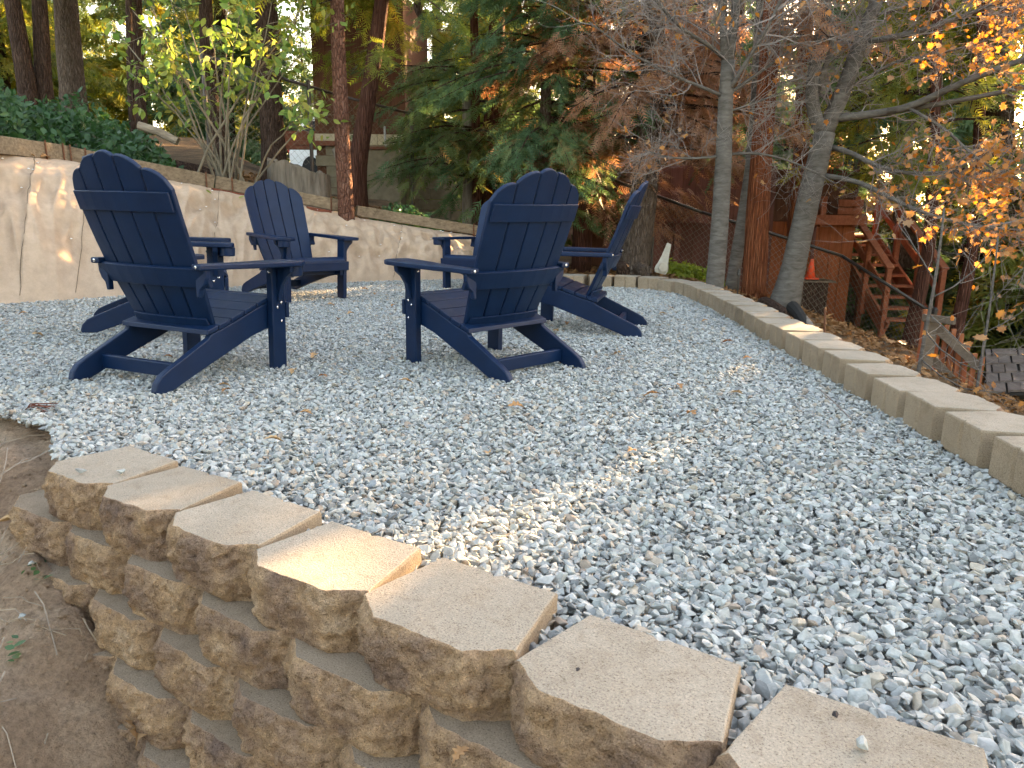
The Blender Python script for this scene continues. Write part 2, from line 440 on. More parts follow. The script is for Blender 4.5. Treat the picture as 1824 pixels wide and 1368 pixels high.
def terrain(x, y):
    x = np.asarray(x, float); y = np.asarray(y, float)
    s, H, S = poly_project(x, y)
    s2 = s - .05
    prof = np.where(s2 < 0, 0, sstep(0, 1.05, s2)*(H - .03) + np.maximum(s2 - 1.05, 0)*S)
    prof = prof - np.maximum(s2 - 14, 0)*S*.7
    z = -.09 + prof
    # the ground drops away to the right of the edging
    r = np.maximum(x - 1.85, 0)
    drop = np.where(r < 1.2, .20*r, .24 + .36*(r - 1.2)) + .10*r*np.clip((8 - y)/4, 0, 1.6)
    drop = np.minimum(drop, 4.5 + 0*r)
    z = z + (.062 + .04*sstep(6, 7.5, y))*sstep(1.72, 1.85, x) - drop*(1 + .5*sstep(6.5, 5, y))
    # below the front wall
    wd = wall_d(x, y)
    z = np.where(True, z - (.75 + z*.0)*sstep(-.20, -.10, wd), z)
    z = z + .03*np.sin(x*1.7 + y*.9)*np.sin(y*1.3 - x*.6)*np.where((x > 2) | (s > 1.0), 1, 0)
    return z
def tz(x, y): return float(terrain(np.array([x]), np.array([y]))[0])

def axis(lo, hi, fine_lo, fine_hi, step, far):
    a = [fine_lo]
    while a[-1] < fine_hi: a.append(a[-1] + step)
    st = step
    while a[-1] < hi: st = min(st*1.3, far); a.append(a[-1] + st)
    b = [fine_lo]; st = step
    while b[-1] > lo: st = min(st*1.3, far); b.append(b[-1] - st)
    return np.array(sorted(set(b + a)))
gx = axis(-260, 260, -8, 8, .12, 20); gy = axis(-60, 420, -1.5, 16, .12, 20)
GX, GY = np.meshgrid(gx, gy)
GZ = terrain(GX, GY)
V = np.stack([GX.ravel(), GY.ravel(), GZ.ravel()], 1)
nx, ny = len(gx), len(gy)
I = np.arange(nx*ny).reshape(ny, nx)
F = np.stack([I[:-1, :-1].ravel(), I[:-1, 1:].ravel(), I[1:, 1:].ravel(), I[1:, :-1].ravel()], 1)
ground = link('ground', mesh_np('ground', V, F, smooth=True), M['floor'])
tag(ground, kind='structure')

# ------------------------------------------------------------------ dirt bank in front of the wall's left end
def dirt_z(x, y):
    wd = wall_d(x, y)
    al = (x - WALL_A[0])*WD[0] + (y - WALL_A[1])*WD[1]     # along the wall; negative beyond its left end
    base = np.interp(wd, [-1.5, -.45, -.28, -.12, .1, .3, .55, .9, 1.6], [-.02, .0, .015, -.02, -.13, -.27, -.46, -.62, -.75])
    along = np.interp(al, [-1.0, -.3, 0, .25, .6, 1.0], [.03, .02, -.02, -.14, -.40, -.6])
    # near the wall the bank falls away along the wall
    w = sstep(-.15, .6, al)
    z = base*(1 - w) + np.minimum(base, along - .06)*w
    return z
dx = np.arange(-4.2, .9, .022); dy = np.arange(.2, 3.1, .022)
DX, DY = np.meshgrid(dx, dy)
DZ = dirt_z(DX, DY)
nz = np.zeros(DX.size)
fx, fy = DX.ravel(), DY.ravel()
for i in range(nz.size):
    p = Vector((fx[i], fy[i], 0))
    nz[i] = .036*noise.noise(p*3.1) + .026*noise.noise(p*8.3) + .018*(.3 - abs(noise.noise(p*17))) + .008*noise.noise(p*40)
DZ = DZ + nz.reshape(DX.shape)
wdm = wall_d(DX, DY)
alm = (DX - WALL_A[0])*WD[0] + (DY - WALL_A[1])*WD[1]
# keep it under the patio and under the wall
hide = sstep(.0, .12, alm)*(1 - sstep(.0, .09, wdm))
DZ = DZ - hide*.75
DZ = np.where((wdm < -.5), DZ - .1*sstep(-.5, -.8, wdm), DZ)
V = np.stack([fx, fy, DZ.ravel()], 1)
ny, nx = DX.shape
I = np.arange(nx*ny).reshape(ny, nx)
F = np.stack([I[:-1, :-1].ravel(), I[:-1, 1:].ravel(), I[1:, 1:].ravel(), I[1:, :-1].ravel()], 1)
dirt = link('dirt_bank', mesh_np('dirt_bank', V, F, smooth=True), M['dirt'])
tag(dirt, kind='structure')
DIRT = (dx, dy, DZ)
def dirt_at(x, y):
    i = int(np.clip(np.searchsorted(dx, x), 0, len(dx)-1)); j = int(np.clip(np.searchsorted(dy, y), 0, len(dy)-1))
    return float(DZ[j, i])

# ------------------------------------------------------------------ gravel patio
def gravel_h(x, y):
    d = -wall_d(x, y)                                         # inside distance from the wall line
    return .068*np.exp(-(np.maximum(d, 0)/.55)**2) + .006*np.sin(x*3.1 + 1)*np.sin(y*2.3) + .02*sstep(.5, .0, np.abs(poly_project(x, y)[0]))
PATIO = np.array([(-1.33, 2.05), (1.52, .02), (1.55, 2.0), (1.58, 4.0), (1.66, 6.0), (1.70, 7.1), (1.62, 7.75), (1.25, 8.05), (.6, 8.12), (-.4, 8.5), (-1.3, 8.12), (-2.08, 7.75), (-2.69, 7.25), (-3.59, 6.12), (-3.97, 5.76), (-5.3, 4.2), (-6.6, 2.75), (-4.6, 2.55), (-2.6, 2.80), (-1.86, 2.56), (-1.50, 2.34)])
def inside(px, py, poly):
    c = np.zeros(px.shape, bool); n = len(poly); j = n - 1
    for i in range(n):
        xi, yi = poly[i]; xj, yj = poly[j]
        cond = ((yi > py) != (yj > py)) & (px < (xj - xi)*(py - yi)/(yj - yi + 1e-12) + xi)
        c ^= cond; j = i
    return c
def gpts(step, seed):
    r = np.random.default_rng(seed)
    xs = np.arange(-6.7, 1.9, step); ys = np.arange(-.2, 8.7, step*.866)
    X, Y = np.meshgrid(xs, ys); X = X + (np.arange(len(ys)) % 2)[:, None]*step/2
    X = X.ravel() + r.normal(0, step*.28, X.size); Y = Y.ravel() + r.normal(0, step*.28, Y.size)
    k = inside(X, Y, PATIO) & (X > -1.05*Y - 1.2) & (np.abs(X) < .80*Y + 1.0)
    return X[k], Y[k]
stone_col = bpy.data.collections.new('stone_shapes')
srng = np.random.default_rng(5)
def stone_mesh(name, r):
    n = r.integers(9, 13)
    P = r.normal(size=(n, 3)); P /= np.linalg.norm(P, axis=1)[:, None]
    P *= r.uniform(.75, 1.1, (n, 1)); P *= np.array([1.25, .95, .68])*r.uniform(.85, 1.2, 3)
    bm = bmesh.new()
    for p in P: bm.verts.new(p*.0108)
    res = bmesh.ops.convex_hull(bm, input=bm.verts)
    bmesh.ops.delete(bm, geom=[v for v in bm.verts if not v.link_faces], context='VERTS')
    bmesh.ops.bevel(bm, geom=list(bm.edges), offset=.0005, segments=1, affect='EDGES')
    me = bpy.data.meshes.new(name); bm.to_mesh(me); bm.free(); me.materials.append(M['stone'])
    return me
for k in range(16):
    o = bpy.data.objects.new('stone_shape', stone_mesh('stone_shape', srng)); stone_col.objects.link(o)
X1, Y1 = gpts(.0182, 1); X2, Y2 = gpts(.0245, 2)
gz1 = gravel_h(X1, Y1) - .0065 + np.random.default_rng(3).uniform(-.004, .004, X1.size)
gz2 = gravel_h(X2, Y2) + np.random.default_rng(4).uniform(-.003, .006, X2.size)
GP = np.stack([np.r_[X1, X2], np.r_[Y1, Y2], np.r_[gz1, gz2]], 1)
me = bpy.data.meshes.new('gravel'); me.vertices.add(len(GP)); me.vertices.foreach_set('co', GP.astype('f').ravel()); me.update()
gravel = link('gravel', me)
tag(gravel, 'loose crushed blue-grey stone gravel covering the patio floor', 'gravel', kind='stuff')
ng = bpy.data.node_groups.new('gravel_scatter', 'GeometryNodeTree')
ng.interface.new_socket('Geometry', in_out='INPUT', socket_type='NodeSocketGeometry')
ng.interface.new_socket('Geometry', in_out='OUTPUT', socket_type='NodeSocketGeometry')
N = ng.nodes
gi = N.new('NodeGroupInput'); go = N.new('NodeGroupOutput')
ci = N.new('GeometryNodeCollectionInfo'); ci.inputs['Collection'].default_value = stone_col
ci.inputs['Separate Children'].default_value = True; ci.inputs['Reset Children'].default_value = True
ip = N.new('GeometryNodeInstanceOnPoints'); ip.inputs['Pick Instance'].default_value = True
rr = N.new('FunctionNodeRandomValue'); rr.data_type = 'FLOAT_VECTOR'; rr.inputs[0].default_value = (-.75, -.75, 0); rr.inputs[1].default_value = (.75, .75, 6.283)
rs = N.new('FunctionNodeRandomValue'); rs.data_type = 'FLOAT'; rs.inputs[2].default_value = .62; rs.inputs[3].default_value = 1.55; rs.inputs['Seed'].default_value = 9
pw = N.new('ShaderNodeMath'); pw.operation = 'POWER'; pw.inputs[1].default_value = 1.0
ng.links.new(gi.outputs[0], ip.inputs['Points']); ng.links.new(ci.outputs[0], ip.inputs['Instance'])
ng.links.new(rr.outputs[0], ip.inputs['Rotation']); ng.links.new(rs.outputs[1], pw.inputs[0]); ng.links.new(pw.outputs[0], ip.inputs['Scale'])
ng.links.new(ip.outputs[0], go.inputs[0])
gm = gravel.modifiers.new('scatter', 'NODES'); gm.node_group = ng
# the bed the stones lie on
bx_ = np.arange(-6.8, 1.75, .06); by_ = np.arange(-.1, 8.7, .06)
BX, BY = np.meshgrid(bx_, by_); BZ = gravel_h(BX, BY) - .022
keep = inside(BX.ravel(), BY.ravel(), PATIO).reshape(BX.shape)
I = np.arange(BX.size).reshape(BX.shape)
q = keep[:-1, :-1] & keep[1:, 1:] & keep[:-1, 1:] & keep[1:, :-1]
q &= (wall_d(BX, BY)[:-1, :-1] < -.12)
F = np.stack([I[:-1, :-1][q], I[:-1, 1:][q], I[1:, 1:][q], I[1:, :-1][q]], 1)
bed = link('patio_bed', mesh_np('patio_bed', np.stack([BX.ravel(), BY.ravel(), BZ.ravel()], 1), F, smooth=True), M['bed'])
tag(bed, kind='structure')
# ------------------------------------------------------------------ concrete wall blocks
BH = .125
def block_mesh(seed, amp=1.0):
    key = [((-.12, .20), (-.012, .20), 0), ((-.012, .20), (0, .190), 0), ((0, .190), (.012, .20), 0), ((.012, .20), (.12, .20), 0),
           ((.12, .20), (.152, .004), 0), ((.152, .004), (.088, -.045), 1), ((.088, -.045), (-.088, -.045), 1), ((-.088, -.045), (-.152, .004), 1), ((-.152, .004), (-.12, .20), 0)]
    pts, front = [], []
    for a, b, fr in key:
        a, b = np.array(a), np.array(b); L = np.linalg.norm(b - a); n = max(1, int(L/(.0055 if fr else .03)))
        for i in range(n):
            pts.append(a + (b - a)*i/n); front.append(fr)
    pts = np.array(pts); front = np.array(front); n = len(pts)
    nxt = np.roll(pts, -1, 0) - np.roll(pts, 1, 0)
    nor = np.stack([-nxt[:, 1], nxt[:, 0]], 1); nor /= np.linalg.norm(nor, axis=1)[:, None]
    cen = np.array([0, .085])
    sgn = np.sign(((pts - cen)*nor).sum(1)); nor *= sgn[:, None]
    # soften where front meets side
    fw = front.astype(float)
    for _ in range(3): fw = np.minimum(fw, (np.roll(fw, 1) + np.roll(fw, -1) + fw)/3*1.02) if False else fw
    rows = 21
    V, F, mats = [], [], []
    off = Vector((seed*7.3, seed*3.1, seed*1.7))
    for r in range(rows):
        t = r/(rows - 1); z = -BH*t - (.0015 if r == 0 else 0)
        edge = min(1, min(t, 1 - t)*7 + .15)
        for i in range(n):
            x, y = pts[i]
            if front[i] or front[i-1]:
                p = Vector((x, y, z))
                d = .0095*noise.noise(p*17 + off) + .0085*(.4 - abs(noise.noise(p*36 + off)))*1.4 + .0065*noise.noise(p*80 + off) + .0030*noise.noise(p*150 + off)
                d += .006*(1 - (2*t - 1)**2) - .003
                d *= amp*1.25
                d = d*edge - (.004 + .006*noise.noise(p*30 - off))*(1 - edge)
                xx, yy = x + nor[i][0]*d, y + nor[i][1]*d
                zz = z + (.0025*noise.noise(p*60 + off) if 0 < r < rows - 1 else .0025*noise.noise(p*45 + off) - .001)
            else:
                p = Vector((x, y, z))
                d = .0008*noise.noise(p*60 + off) - (.0025 if r in (0, rows - 1) else 0)
                xx, yy, zz = x + nor[i][0]*d, y + nor[i][1]*d, z
            V.append((xx, yy, zz))
    for r in range(rows - 1):
        for i in range(n):
            j = (i + 1) % n
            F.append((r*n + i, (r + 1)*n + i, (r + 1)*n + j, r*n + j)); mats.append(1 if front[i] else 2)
    prev = 0
    for s in (.982, .62):
        o = len(V)
        for i in range(n):
            v0 = np.array(V[i]); c3 = np.array([0, .085, 0])
            q = c3 + (v0 - c3)*s
            V.append((q[0], q[1], .0006*noise.noise(Vector((q[0]*50, q[1]*50, seed)))))
        for i in range(n):
            j = (i + 1) % n
            F.append((prev + i, prev + j, o + j, o + i)); mats.append(1 if (s > .9 and front[i]) else 0)
        prev = o
    V.append((0, .085, 0)); c = len(V) - 1
    for i in range(n):
        F.append((prev + i, prev + (i + 1) % n, c)); mats.append(0)
    me = bpy.data.meshes.new('block'); me.from_pydata(V, [], F)
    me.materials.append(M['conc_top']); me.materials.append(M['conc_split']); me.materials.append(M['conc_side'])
    me.polygons.foreach_set('material_index', np.array(mats, dtype=np.int32))
    bm = bmesh.new(); bm.from_mesh(me); bmesh.ops.recalc_face_normals(bm, faces=bm.faces); bm.to_mesh(me); bm.free()
    me.polygons.foreach_set('use_smooth', np.array([bool(k == 1) for k in mats]))
    return me
BLOCKS = [block_mesh(k) for k in range(9)]
LOWER = []
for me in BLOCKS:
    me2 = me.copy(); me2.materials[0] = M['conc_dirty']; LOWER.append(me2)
def put_block(root, x, y, ztop, rz, sx=1.0, k=None, tilt=0.0, label=None, lower=False):
    me = (LOWER if lower else BLOCKS)[k if k is not None else random.randrange(len(BLOCKS))]
    o = link('block', me, None, root, np.array([x, y, ztop]) - BASE[root.name])
    o.rotation_euler = (tilt*random.uniform(-1, 1), tilt*random.uniform(-1, 1), rz)
    o.scale = (sx, random.uniform(.97, 1.03), 1)
    if label: o['label'] = label
    return o
WZ = .10
wall = thing('retaining_wall', (WALL_A[0], WALL_A[1], -.53), 'tan concrete block retaining wall with rough split faces in the front left corner', 'retaining wall')
wall_rz = math.atan2(WD[1], WD[0])
caps = [.172, .458, .752, 1.058, 1.377, 1.71, 2.035, 2.345, 2.65, 2.955, 3.26]
jit = [.0, .035, -.012, .02, .012, -.01, 0, 0, 0, 0, 0]
def wall_xy(al, out): return WALL_A + WD*al + WN*out
for i, a in enumerate(caps):
    w = (caps[min(i+1, len(caps)-1)] - caps[max(i-1, 0)])/(2 if 0 < i < len(caps)-1 else 1)
    p = wall_xy(a, 0)
    put_block(wall, p[0], p[1], WZ + random.uniform(-.002, .002), wall_rz + jit[i] + .05, min(max(w/.303, .93), 1.09), i % 9, .006)
for c in range(1, 6):
    if c % 2: pos = [-.105] + [(caps[i] + caps[i+1])/2 - .01 for i in range(len(caps) - 1)]
    else: pos = [-.13] + caps
    if c == 1: pos[0] = .03
    for i, a in enumerate(pos):
        if c >= 3 and i == 0: continue
        p = wall_xy(a, .028*c + random.uniform(-.006, .006))
        nb = [abs(a - q) for q in pos if q != a]
        put_block(wall, p[0], p[1], WZ - BH*c + random.uniform(-.001, .001), wall_rz + random.uniform(-.05, .05) + .05, min(max(float(np.mean(sorted(nb)[:2]))/.299, .95), 1.14), (i*2 + c*4) % 9, .004, None, True)

# edging row on the right and at the far end
path = np.array([(1.37, .9), (1.40, 1.3), (1.445, 2.17), (1.50, 3.08), (1.555, 4.29), (1.60, 5.16), (1.635, 6.0), (1.635, 6.85), (1.60, 7.28), (1.46, 7.62), (1.18, 7.80), (.9, 7.84), (.5, 7.90), (.1, 7.98), (-.4, 8.16)])
seg = np.linalg.norm(np.diff(path, axis=0), axis=1); cum = np.r_[0, np.cumsum(seg)]
def on_path(s):
    x = np.interp(s, cum, path[:, 0]); y = np.interp(s, cum, path[:, 1])
    x2 = np.interp(s + .08, cum, path[:, 0]); y2 = np.interp(s + .08, cum, path[:, 1]); x1 = np.interp(s - .08, cum, path[:, 0]); y1 = np.interp(s - .08, cum, path[:, 1])
    return x, y, math.atan2(y2 - y1, x2 - x1)
edging = thing('block_edging', (1.5, 2.2, 0), 'single row of pale tan blocks edging the gravel on the right and far side', 'edging')
s0 = float(np.interp(2.17, path[:, 1][:8], cum[:8]))
s = s0 - .2949*4 + .147
while s < cum[-1] - .1:
    x, y, a = on_path(s)
    # local -y faces away from the patio; the block's back middle sits on the path
    ox, oy = math.sin(a), -math.cos(a)           # outward
    cx, cy = x + ox*.20, y + oy*.20
    put_block(edging, cx + random.uniform(-.006, .006), cy, .12 + random.uniform(-.003, .003) + .012*sstep(3.0, 2.0, y), a + random.uniform(-.03, .03), .925, None, .010)
    s += .2949 if (y < 6.6 or x < 1.1) else .252

# ------------------------------------------------------------------ adirondack chairs
def slab(front, nrm, th):
    """closed slab from a grid of points (rows x cols x 3), thickened along nrm"""
    front = np.array(front, float); r, c, _ = front.shape
    nrm = np.array(nrm, float); back = front + nrm*th
    V = np.r_[front.reshape(-1, 3), back.reshape(-1, 3)]; n = r*c
    F = []
    for i in range(r - 1):
        for j in range(c - 1):
            a = i*c + j
            F.append((a, a + 1, a + c + 1, a + c)); F.append((n + a, n + a + c, n + a + c + 1, n + a + 1))
    loop = [j for j in range(c)] + [i*c + c - 1 for i in range(1, r)] + [(r - 1)*c + j for j in range(c - 2, -1, -1)] + [i*c for i in range(r - 2, 0, -1)]
    for k in range(len(loop)):
        a, b = loop[k], loop[(k + 1) % len(loop)]
        F.append((a, n + a, n + b, b))
    return V, F
def back_pt(x, s):
    y = -.41 - .379*s - .035*math.sin(math.pi*min(s, .8)/.8)*.6 + .50*x*x
    return (x, y, .242 + .926*s)
BW = lambda s: float(np.interp(s, [0, .12, .27, .5, .8], [.232, .252, .272, .284, .288]))
BN = np.array([0, -.926, -.379])            # out of the back of the chair
def make_chair():
    t = bpy.data.objects.new('adirondack_chair', None); col.objects.link(t); t.empty_display_size = .2
    BASE[t.name] = np.zeros(3)
    def p(name, mb, bev=.004, mat='navy', parent=None, smooth=False):
        return mb.build(name, M[mat], parent or t, bevel=bev, smooth=smooth)
    for i in range(5):
        rows, cols = 9, 6
        def top(i, u):                         # u 0..1 left to right
            if i == 2: return .80 - .022*(2*u - 1)**2
            v = u if i > 2 else 1 - u          # 0 inner, 1 outer
            if i in (1, 3): return .784 - .052*v**2.2
            return .728 - .075*v**2.4 - .010*max(0, v - .8)*5
        G = []
        for r in range(rows):
            row = []
            for c in range(cols):
                u = c/(cols - 1); sT = top(i, u); s_ = sT*r/(rows - 1)
                W = BW(s_); w = 2*W/5; gap = .0042
                x = -W + w*i + gap + (w - 2*gap)*u
                row.append(back_pt(x, s_))
            G.append(row)
        mb = MB(); mb.add(*slab(G, BN, .021)); p('back_slat', mb, .004)
    for nm, s0_, s1_, ext in (('upper_back_brace', .550, .636, -.014), ('middle_back_brace', .215, .305, .045), ('lower_back_brace', -.01, .055, -.015)):
        G = []
        for r in range(2):
            s_ = s0_ + (s1_ - s0_)*r
            row = []
            for c in range(9):
                x = (-1 + 2*c/8)*(BW((s0_ + s1_)/2) + ext)
                y = np.array(back_pt(x, s_)) + BN*.0225
                row.append(y)
            G.append(row)
        mb = MB(); mb.add(*slab(G, BN, .011 if ext < 0 else .02)); p(nm, mb, .003)
    # seat slats
    prof = [(.024, .315), (.022, .338), (.008, .356), (-.02, .363), (-.07, .356), (-.12, .343), (-.17, .327), (-.22, .311), (-.27, .294), (-.32, .278), (-.37, .263), (-.42, .250), (-.475, .236)]
    cum_ = np.r_[0, np.cumsum([math.dist(prof[k], prof[k+1]) for k in range(len(prof) - 1)])]
    def sp(d): return np.interp(d, cum_, [a for a, b in prof]), np.interp(d, cum_, [b for a, b in prof])
    L = cum_[-1]; n = 6; cuts = [0, .125, .215, .305, .395, .475, L]
    for k in range(n):
        a, b = cuts[k] + (.0035 if k else 0), cuts[k+1] - .0035
        G = []
        for r in range(7):
            y, z = sp(a + (b - a)*r/6)
            G.append([(x, y, z) for x in np.linspace(-.262, .262, 3)])
        mb = MB(); mb.add(*slab(G, (0, -.12, -.99), .022)); p('seat_slat', mb, .003)
    mb = MB(); mb.box((0, .013, .287), (.61, .020, .078)); p('apron', mb, .005)
    for s in (-1, 1):
        mb = MB(); mb.box((s*.2815, -.046, .2525), (.035, .092, .505)); leg = p('front_leg', mb, .004)
        for (yy, zz) in ((-.03, .325), (-.058, .305), (-.03, .235)):
            b = MB(); b.lathe([(.0065, 0), (.0065, .002), (.003, .0045)], 10); b.v = [(s*(.299 + z_), yy + y_, zz + x_) for x_, y_, z_ in b.v]; p('bolt', b, 0, 'bolt', leg)
        b = MB(); b.lathe([(.0065, 0), (.0065, .002), (.003, .0045)], 10); b.v = [(s*.281 + x_, -.092 - z_, .475 + y_) for x_, y_, z_ in b.v]; p('bolt', b, 0, 'bolt', leg)
        pr = [(-.005, .338), (-.07, .333), (-.17, .303), (-.27, .270), (-.37, .238), (-.455, .216), (-.468, .199), (-.60, .139), (-.695, .096), (-.735, .075), (-.760, .046), (-.769, .016), (-.766, 0), (-.690, 0), (-.50, .070), (-.34, .125), (-.20, .175), (-.10, .198), (-.005, .205)]
        mb = MB(); mb.prism(pr, lambda q: (s*.231, q[0], q[1]), lambda q: (s*.2615, q[0], q[1])); p('rear_leg', mb, .005)
        arm = [(.246, .040), (.300, .060), (.365, .060), (.392, .045), (.400, .010), (.398, -.07), (.385, -.20), (.362, -.34), (.338, -.46), (.326, -.560), (.275, -.560), (.277, -.46), (.276, -.34), (.262, -.20), (.248, -.07), (.243, .0)]
        mb = MB(); mb.prism(arm, lambda q: (s*q[0], q[1], .505), lambda q: (s*q[0], q[1], .531)); a_ = p('arm', mb, .006)
        b = MB(); b.lathe([(.0075, 0), (.0075, .002), (.003, .0045)], 10); b.v = [(s*.301 + x_, -.5605 - z_, .518 + y_) for x_, y_, z_ in b.v]; p('bolt', b, 0, 'bolt', a_)
        br = [(.299, .5045), (.388, .5045), (.384, .478), (.352, .452), (.326, .412), (.312, .352), (.308, .335), (.299, .335)]
        mb = MB(); mb.prism(br, lambda q: (s*q[0], -.032, q[1]), lambda q: (s*q[0], -.060, q[1])); p('arm_bracket', mb, .004)
        br = [(.262, .5045), (.322, .5045), (.320, .470), (.306, .440), (.284, .420), (.276, .385), (.262, .385)]
        mb = MB(); mb.prism(br, lambda q: (s*q[0], -.500, q[1]), lambda q: (s*q[0], -.528, q[1])); p('arm_bracket', mb, .004)
    mb = MB(); mb.box((0, -.605, .072), (.461, .030, .062)); p('stretcher', mb, .004)
    mb = MB(); mb.box((0, -.086, .235), (.461, .024, .055)); p('seat_support', mb, .003)
    mb = MB(); mb.lathe([(.040, 0), (.046, .004), (.047, .050)], 20, (.338, .018, .4545)); p('cup_holder', mb, .002, smooth=False)
    return t
chairs = [
    ('navy blue adirondack chair nearest on the left, seen from behind', -1.408, 3.788, -.400, .013, .022, 0),
    ('navy blue adirondack chair in the middle with its back to the camera, near right', -.339, 4.04, .746, -.025, .010, 0),
    ('navy blue adirondack chair facing the camera in front of the burlap bank', -1.655, 6.33, 4.016, -.015, .045, .012),
    ('navy blue adirondack chair seen in profile from its side, nearest the right block edging', .135, 5.10, 1.33, .0, .012, 0),
    ('navy blue adirondack chair mostly hidden behind the near left chair, arms and rear legs showing', -1.83, 4.70, -1.189, .010, .035, .045),
    ('navy blue adirondack chair mostly hidden behind the middle chair, one arm and front leg showing', -.462, 7.353, 2.548, .012, 0, -.015)]
proto = make_chair()
for i, (lab, x, y, a, tx, ty, dz) in enumerate(chairs):
    if i == 0: o = proto
    else:
        o = proto.copy(); col.objects.link(o)
        for ch in list(proto.children):
            c = ch.copy(); col.objects.link(c); c.parent = o
            for g in ch.children:
                d = g.copy(); col.objects.link(d); d.parent = c
    q = Vector((0, 0, 1)).rotation_difference(Vector((ty, tx, 1)).normalized())
    o.rotation_mode = 'QUATERNION'
    o.rotation_quaternion = q @ Matrix.Rotation(a, 3, 'Z').to_quaternion()
    o.location = (x, y, dz)
    tag(o, lab, 'chair', 'adirondack chairs in a circle on the gravel')

# ------------------------------------------------------------------ burlap bank
BU = [-420, -260, -120, 0, 104, 240, 376, 490, 604, 640, 740, 850, 930]
def tim(u):
    """top front edge of the timbers at photograph column u: row, distance"""
    return np.interp(u, [-420, -260, 104, 376, 604, 640, 850, 930], [182, 205, 258, 312, 356, 368, 402, 416]), np.interp(u, [-420, -260, 104, 376, 604, 640, 850, 930], [4.95, 5.45, 7.05, 7.95, 8.5, 8.58, 9.2, 9.35])
bl, tl = [], []
for u in BU:
    v_ = np.interp(u, [-420, -260, 0, 130, 430, 560, 700, 790, 850, 930], [585, 570, 548, 540, 514, 507, 503, 498, 496, 493])
    q_ = onz(u, v_, 0); bl.append(q_[:2])
    v2, Y2_ = tim(u); q_ = at(u, v2, Y2_); q_[2] -= .128; q_[1] += .03; tl.append(q_)
bl, tl = np.array(bl), np.array(tl)
bseg = np.linalg.norm(np.diff(bl, axis=0), axis=1); bc = np.r_[0, np.cumsum(bseg)]
def s_of(u): return float(np.interp(u, BU, bc))
def bank(s, w):
    """s along the base in metres, w 0 base .. 1 under the timber"""
    x0 = np.interp(s, bc, bl[:, 0]); y0 = np.interp(s, bc, bl[:, 1])
    x1 = np.interp(s, bc, tl[:, 0]); y1 = np.interp(s, bc, tl[:, 1]); H = np.interp(s, bc, tl[:, 2])
    nx_, ny_ = x1 - x0, y1 - y0; L = np.hypot(nx_, ny_); nx_, ny_ = nx_/L, ny_/L
    z = H*np.sin(np.clip(w, 0, 1)*math.pi/2)**.92
    return x0 + (x1 - x0)*w, y0 + (y1 - y0)*w, z, nx_, ny_
S_END = bc[-1] - .05
ns, nw = 620, 70
ss_ = np.linspace(.05, S_END, ns); ws_ = np.linspace(-.06, 1.0, nw)
SS, WW = np.meshgrid(ss_, ws_)
bx, by, bz, bnx, bny = bank(SS.ravel(), WW.ravel())
disp = np.zeros(bx.size)
sv, wv = SS.ravel(), WW.ravel()
SEAMS = [s_of(35), s_of(372), s_of(700)]
prng = random.Random(3)
PINS = []
for k in range(60):
    a_ = prng.uniform(s_of(-60), S_END - .3); b_ = prng.uniform(.10, .92)
    if k < 12: a_ = SEAMS[k % 3] + prng.uniform(-.05, .1)
    PINS.append((a_, b_))
PA = np.array(PINS)
for i in range(bx.size):
    s_, w_ = sv[i], wv[i]
    p1 = Vector((s_*1.25, w_*1.3, 0)); p2 = Vector((s_*2.9, w_*1.6, 4)); p3 = Vector((s_*7.0, w_*2.8, 9)); p4 = Vector((s_*16 + w_*3, w_*9, 2))
    d = .12*noise.noise(p1) + .085*noise.noise(p2) + .050*(.35 - abs(noise.noise(p3)))*2 + .022*noise.noise(p4) + .05*max(0, .22 - abs(noise.noise(Vector((s_*2.2 + w_*2.5, w_*1.2 - s_*.3, 21)))))*2
    fold = sstep(s_of(560), s_of(640), np.array(s_))*(.5 + .5*w_)
    d += float(fold)*.040*(1 - 2*abs(noise.noise(Vector((s_*6.5 + w_*.8, w_*.9, 3)))))
    for sm in SEAMS:
        off = s_ - sm - .10*math.sin(w_*2.2)
        d += .020*math.exp(-(off/.05)**2)*(1 if off > 0 else -.5)
    for wr in (.30, .62):
        off = w_ - wr - .04*math.sin(s_*1.1)
        d += -.012*math.exp(-(off/.03)**2)
    dd = np.hypot(PA[:, 0] - s_, (PA[:, 1] - w_)*1.2).min()
    d -= .060*math.exp(-(dd/.10)**2) + .02*math.exp(-(dd/.03)**2)
    disp[i] = d*min(1, max(.1, w_*5))*(1 - .9*float(sstep(.55, .93, np.array(w_))))
bx2 = bx - bnx*disp*.75; by2 = by - bny*disp*.75; bz2 = bz + disp*.65
I = np.arange(ns*nw).reshape(nw, ns)
F = np.stack([I[:-1, :-1].ravel(), I[:-1, 1:].ravel(), I[1:, 1:].ravel(), I[1:, :-1].ravel()], 1)
BV = np.stack([bx2, by2, bz2], 1)
burlap = link('burlap_sheet', mesh_np('burlap_sheet', BV, F, smooth=True), M['burlap'])
tag(burlap, 'tan burlap erosion cloth pinned over the sloping bank behind the chairs', 'burlap')
def burlap_pt(s, w):
    j = int(np.clip(np.searchsorted(ss_, s), 0, ns - 1)); k = int(np.clip(np.searchsorted(ws_, w), 0, nw - 1))
    return BV[k*ns + j]
for sm in SEAMS + [s_of(135)]:
    pts = []
    for k in range(24):
        w_ = .02 + .96*k/23
        q_ = burlap_pt(sm + .10*math.sin(w_*2.2) - .012, w_) + np.array([.004, -.004, .005])
        pts.append(q_)
    mb = MB(); mb.tube(pts, .0026, 5); mb.build('seam', M['seam'], burlap)
for s_, w_ in PINS[:46]:
    c_ = burlap_pt(s_, w_) + np.array([.008, -.010, .008])
    mb = MB(); mb.lathe([(.008, -.003), (.009, 0), (.005, .004)], 8, c_); mb.build('pin', M['pin'], burlap)
# fallen leaves on the burlap come later

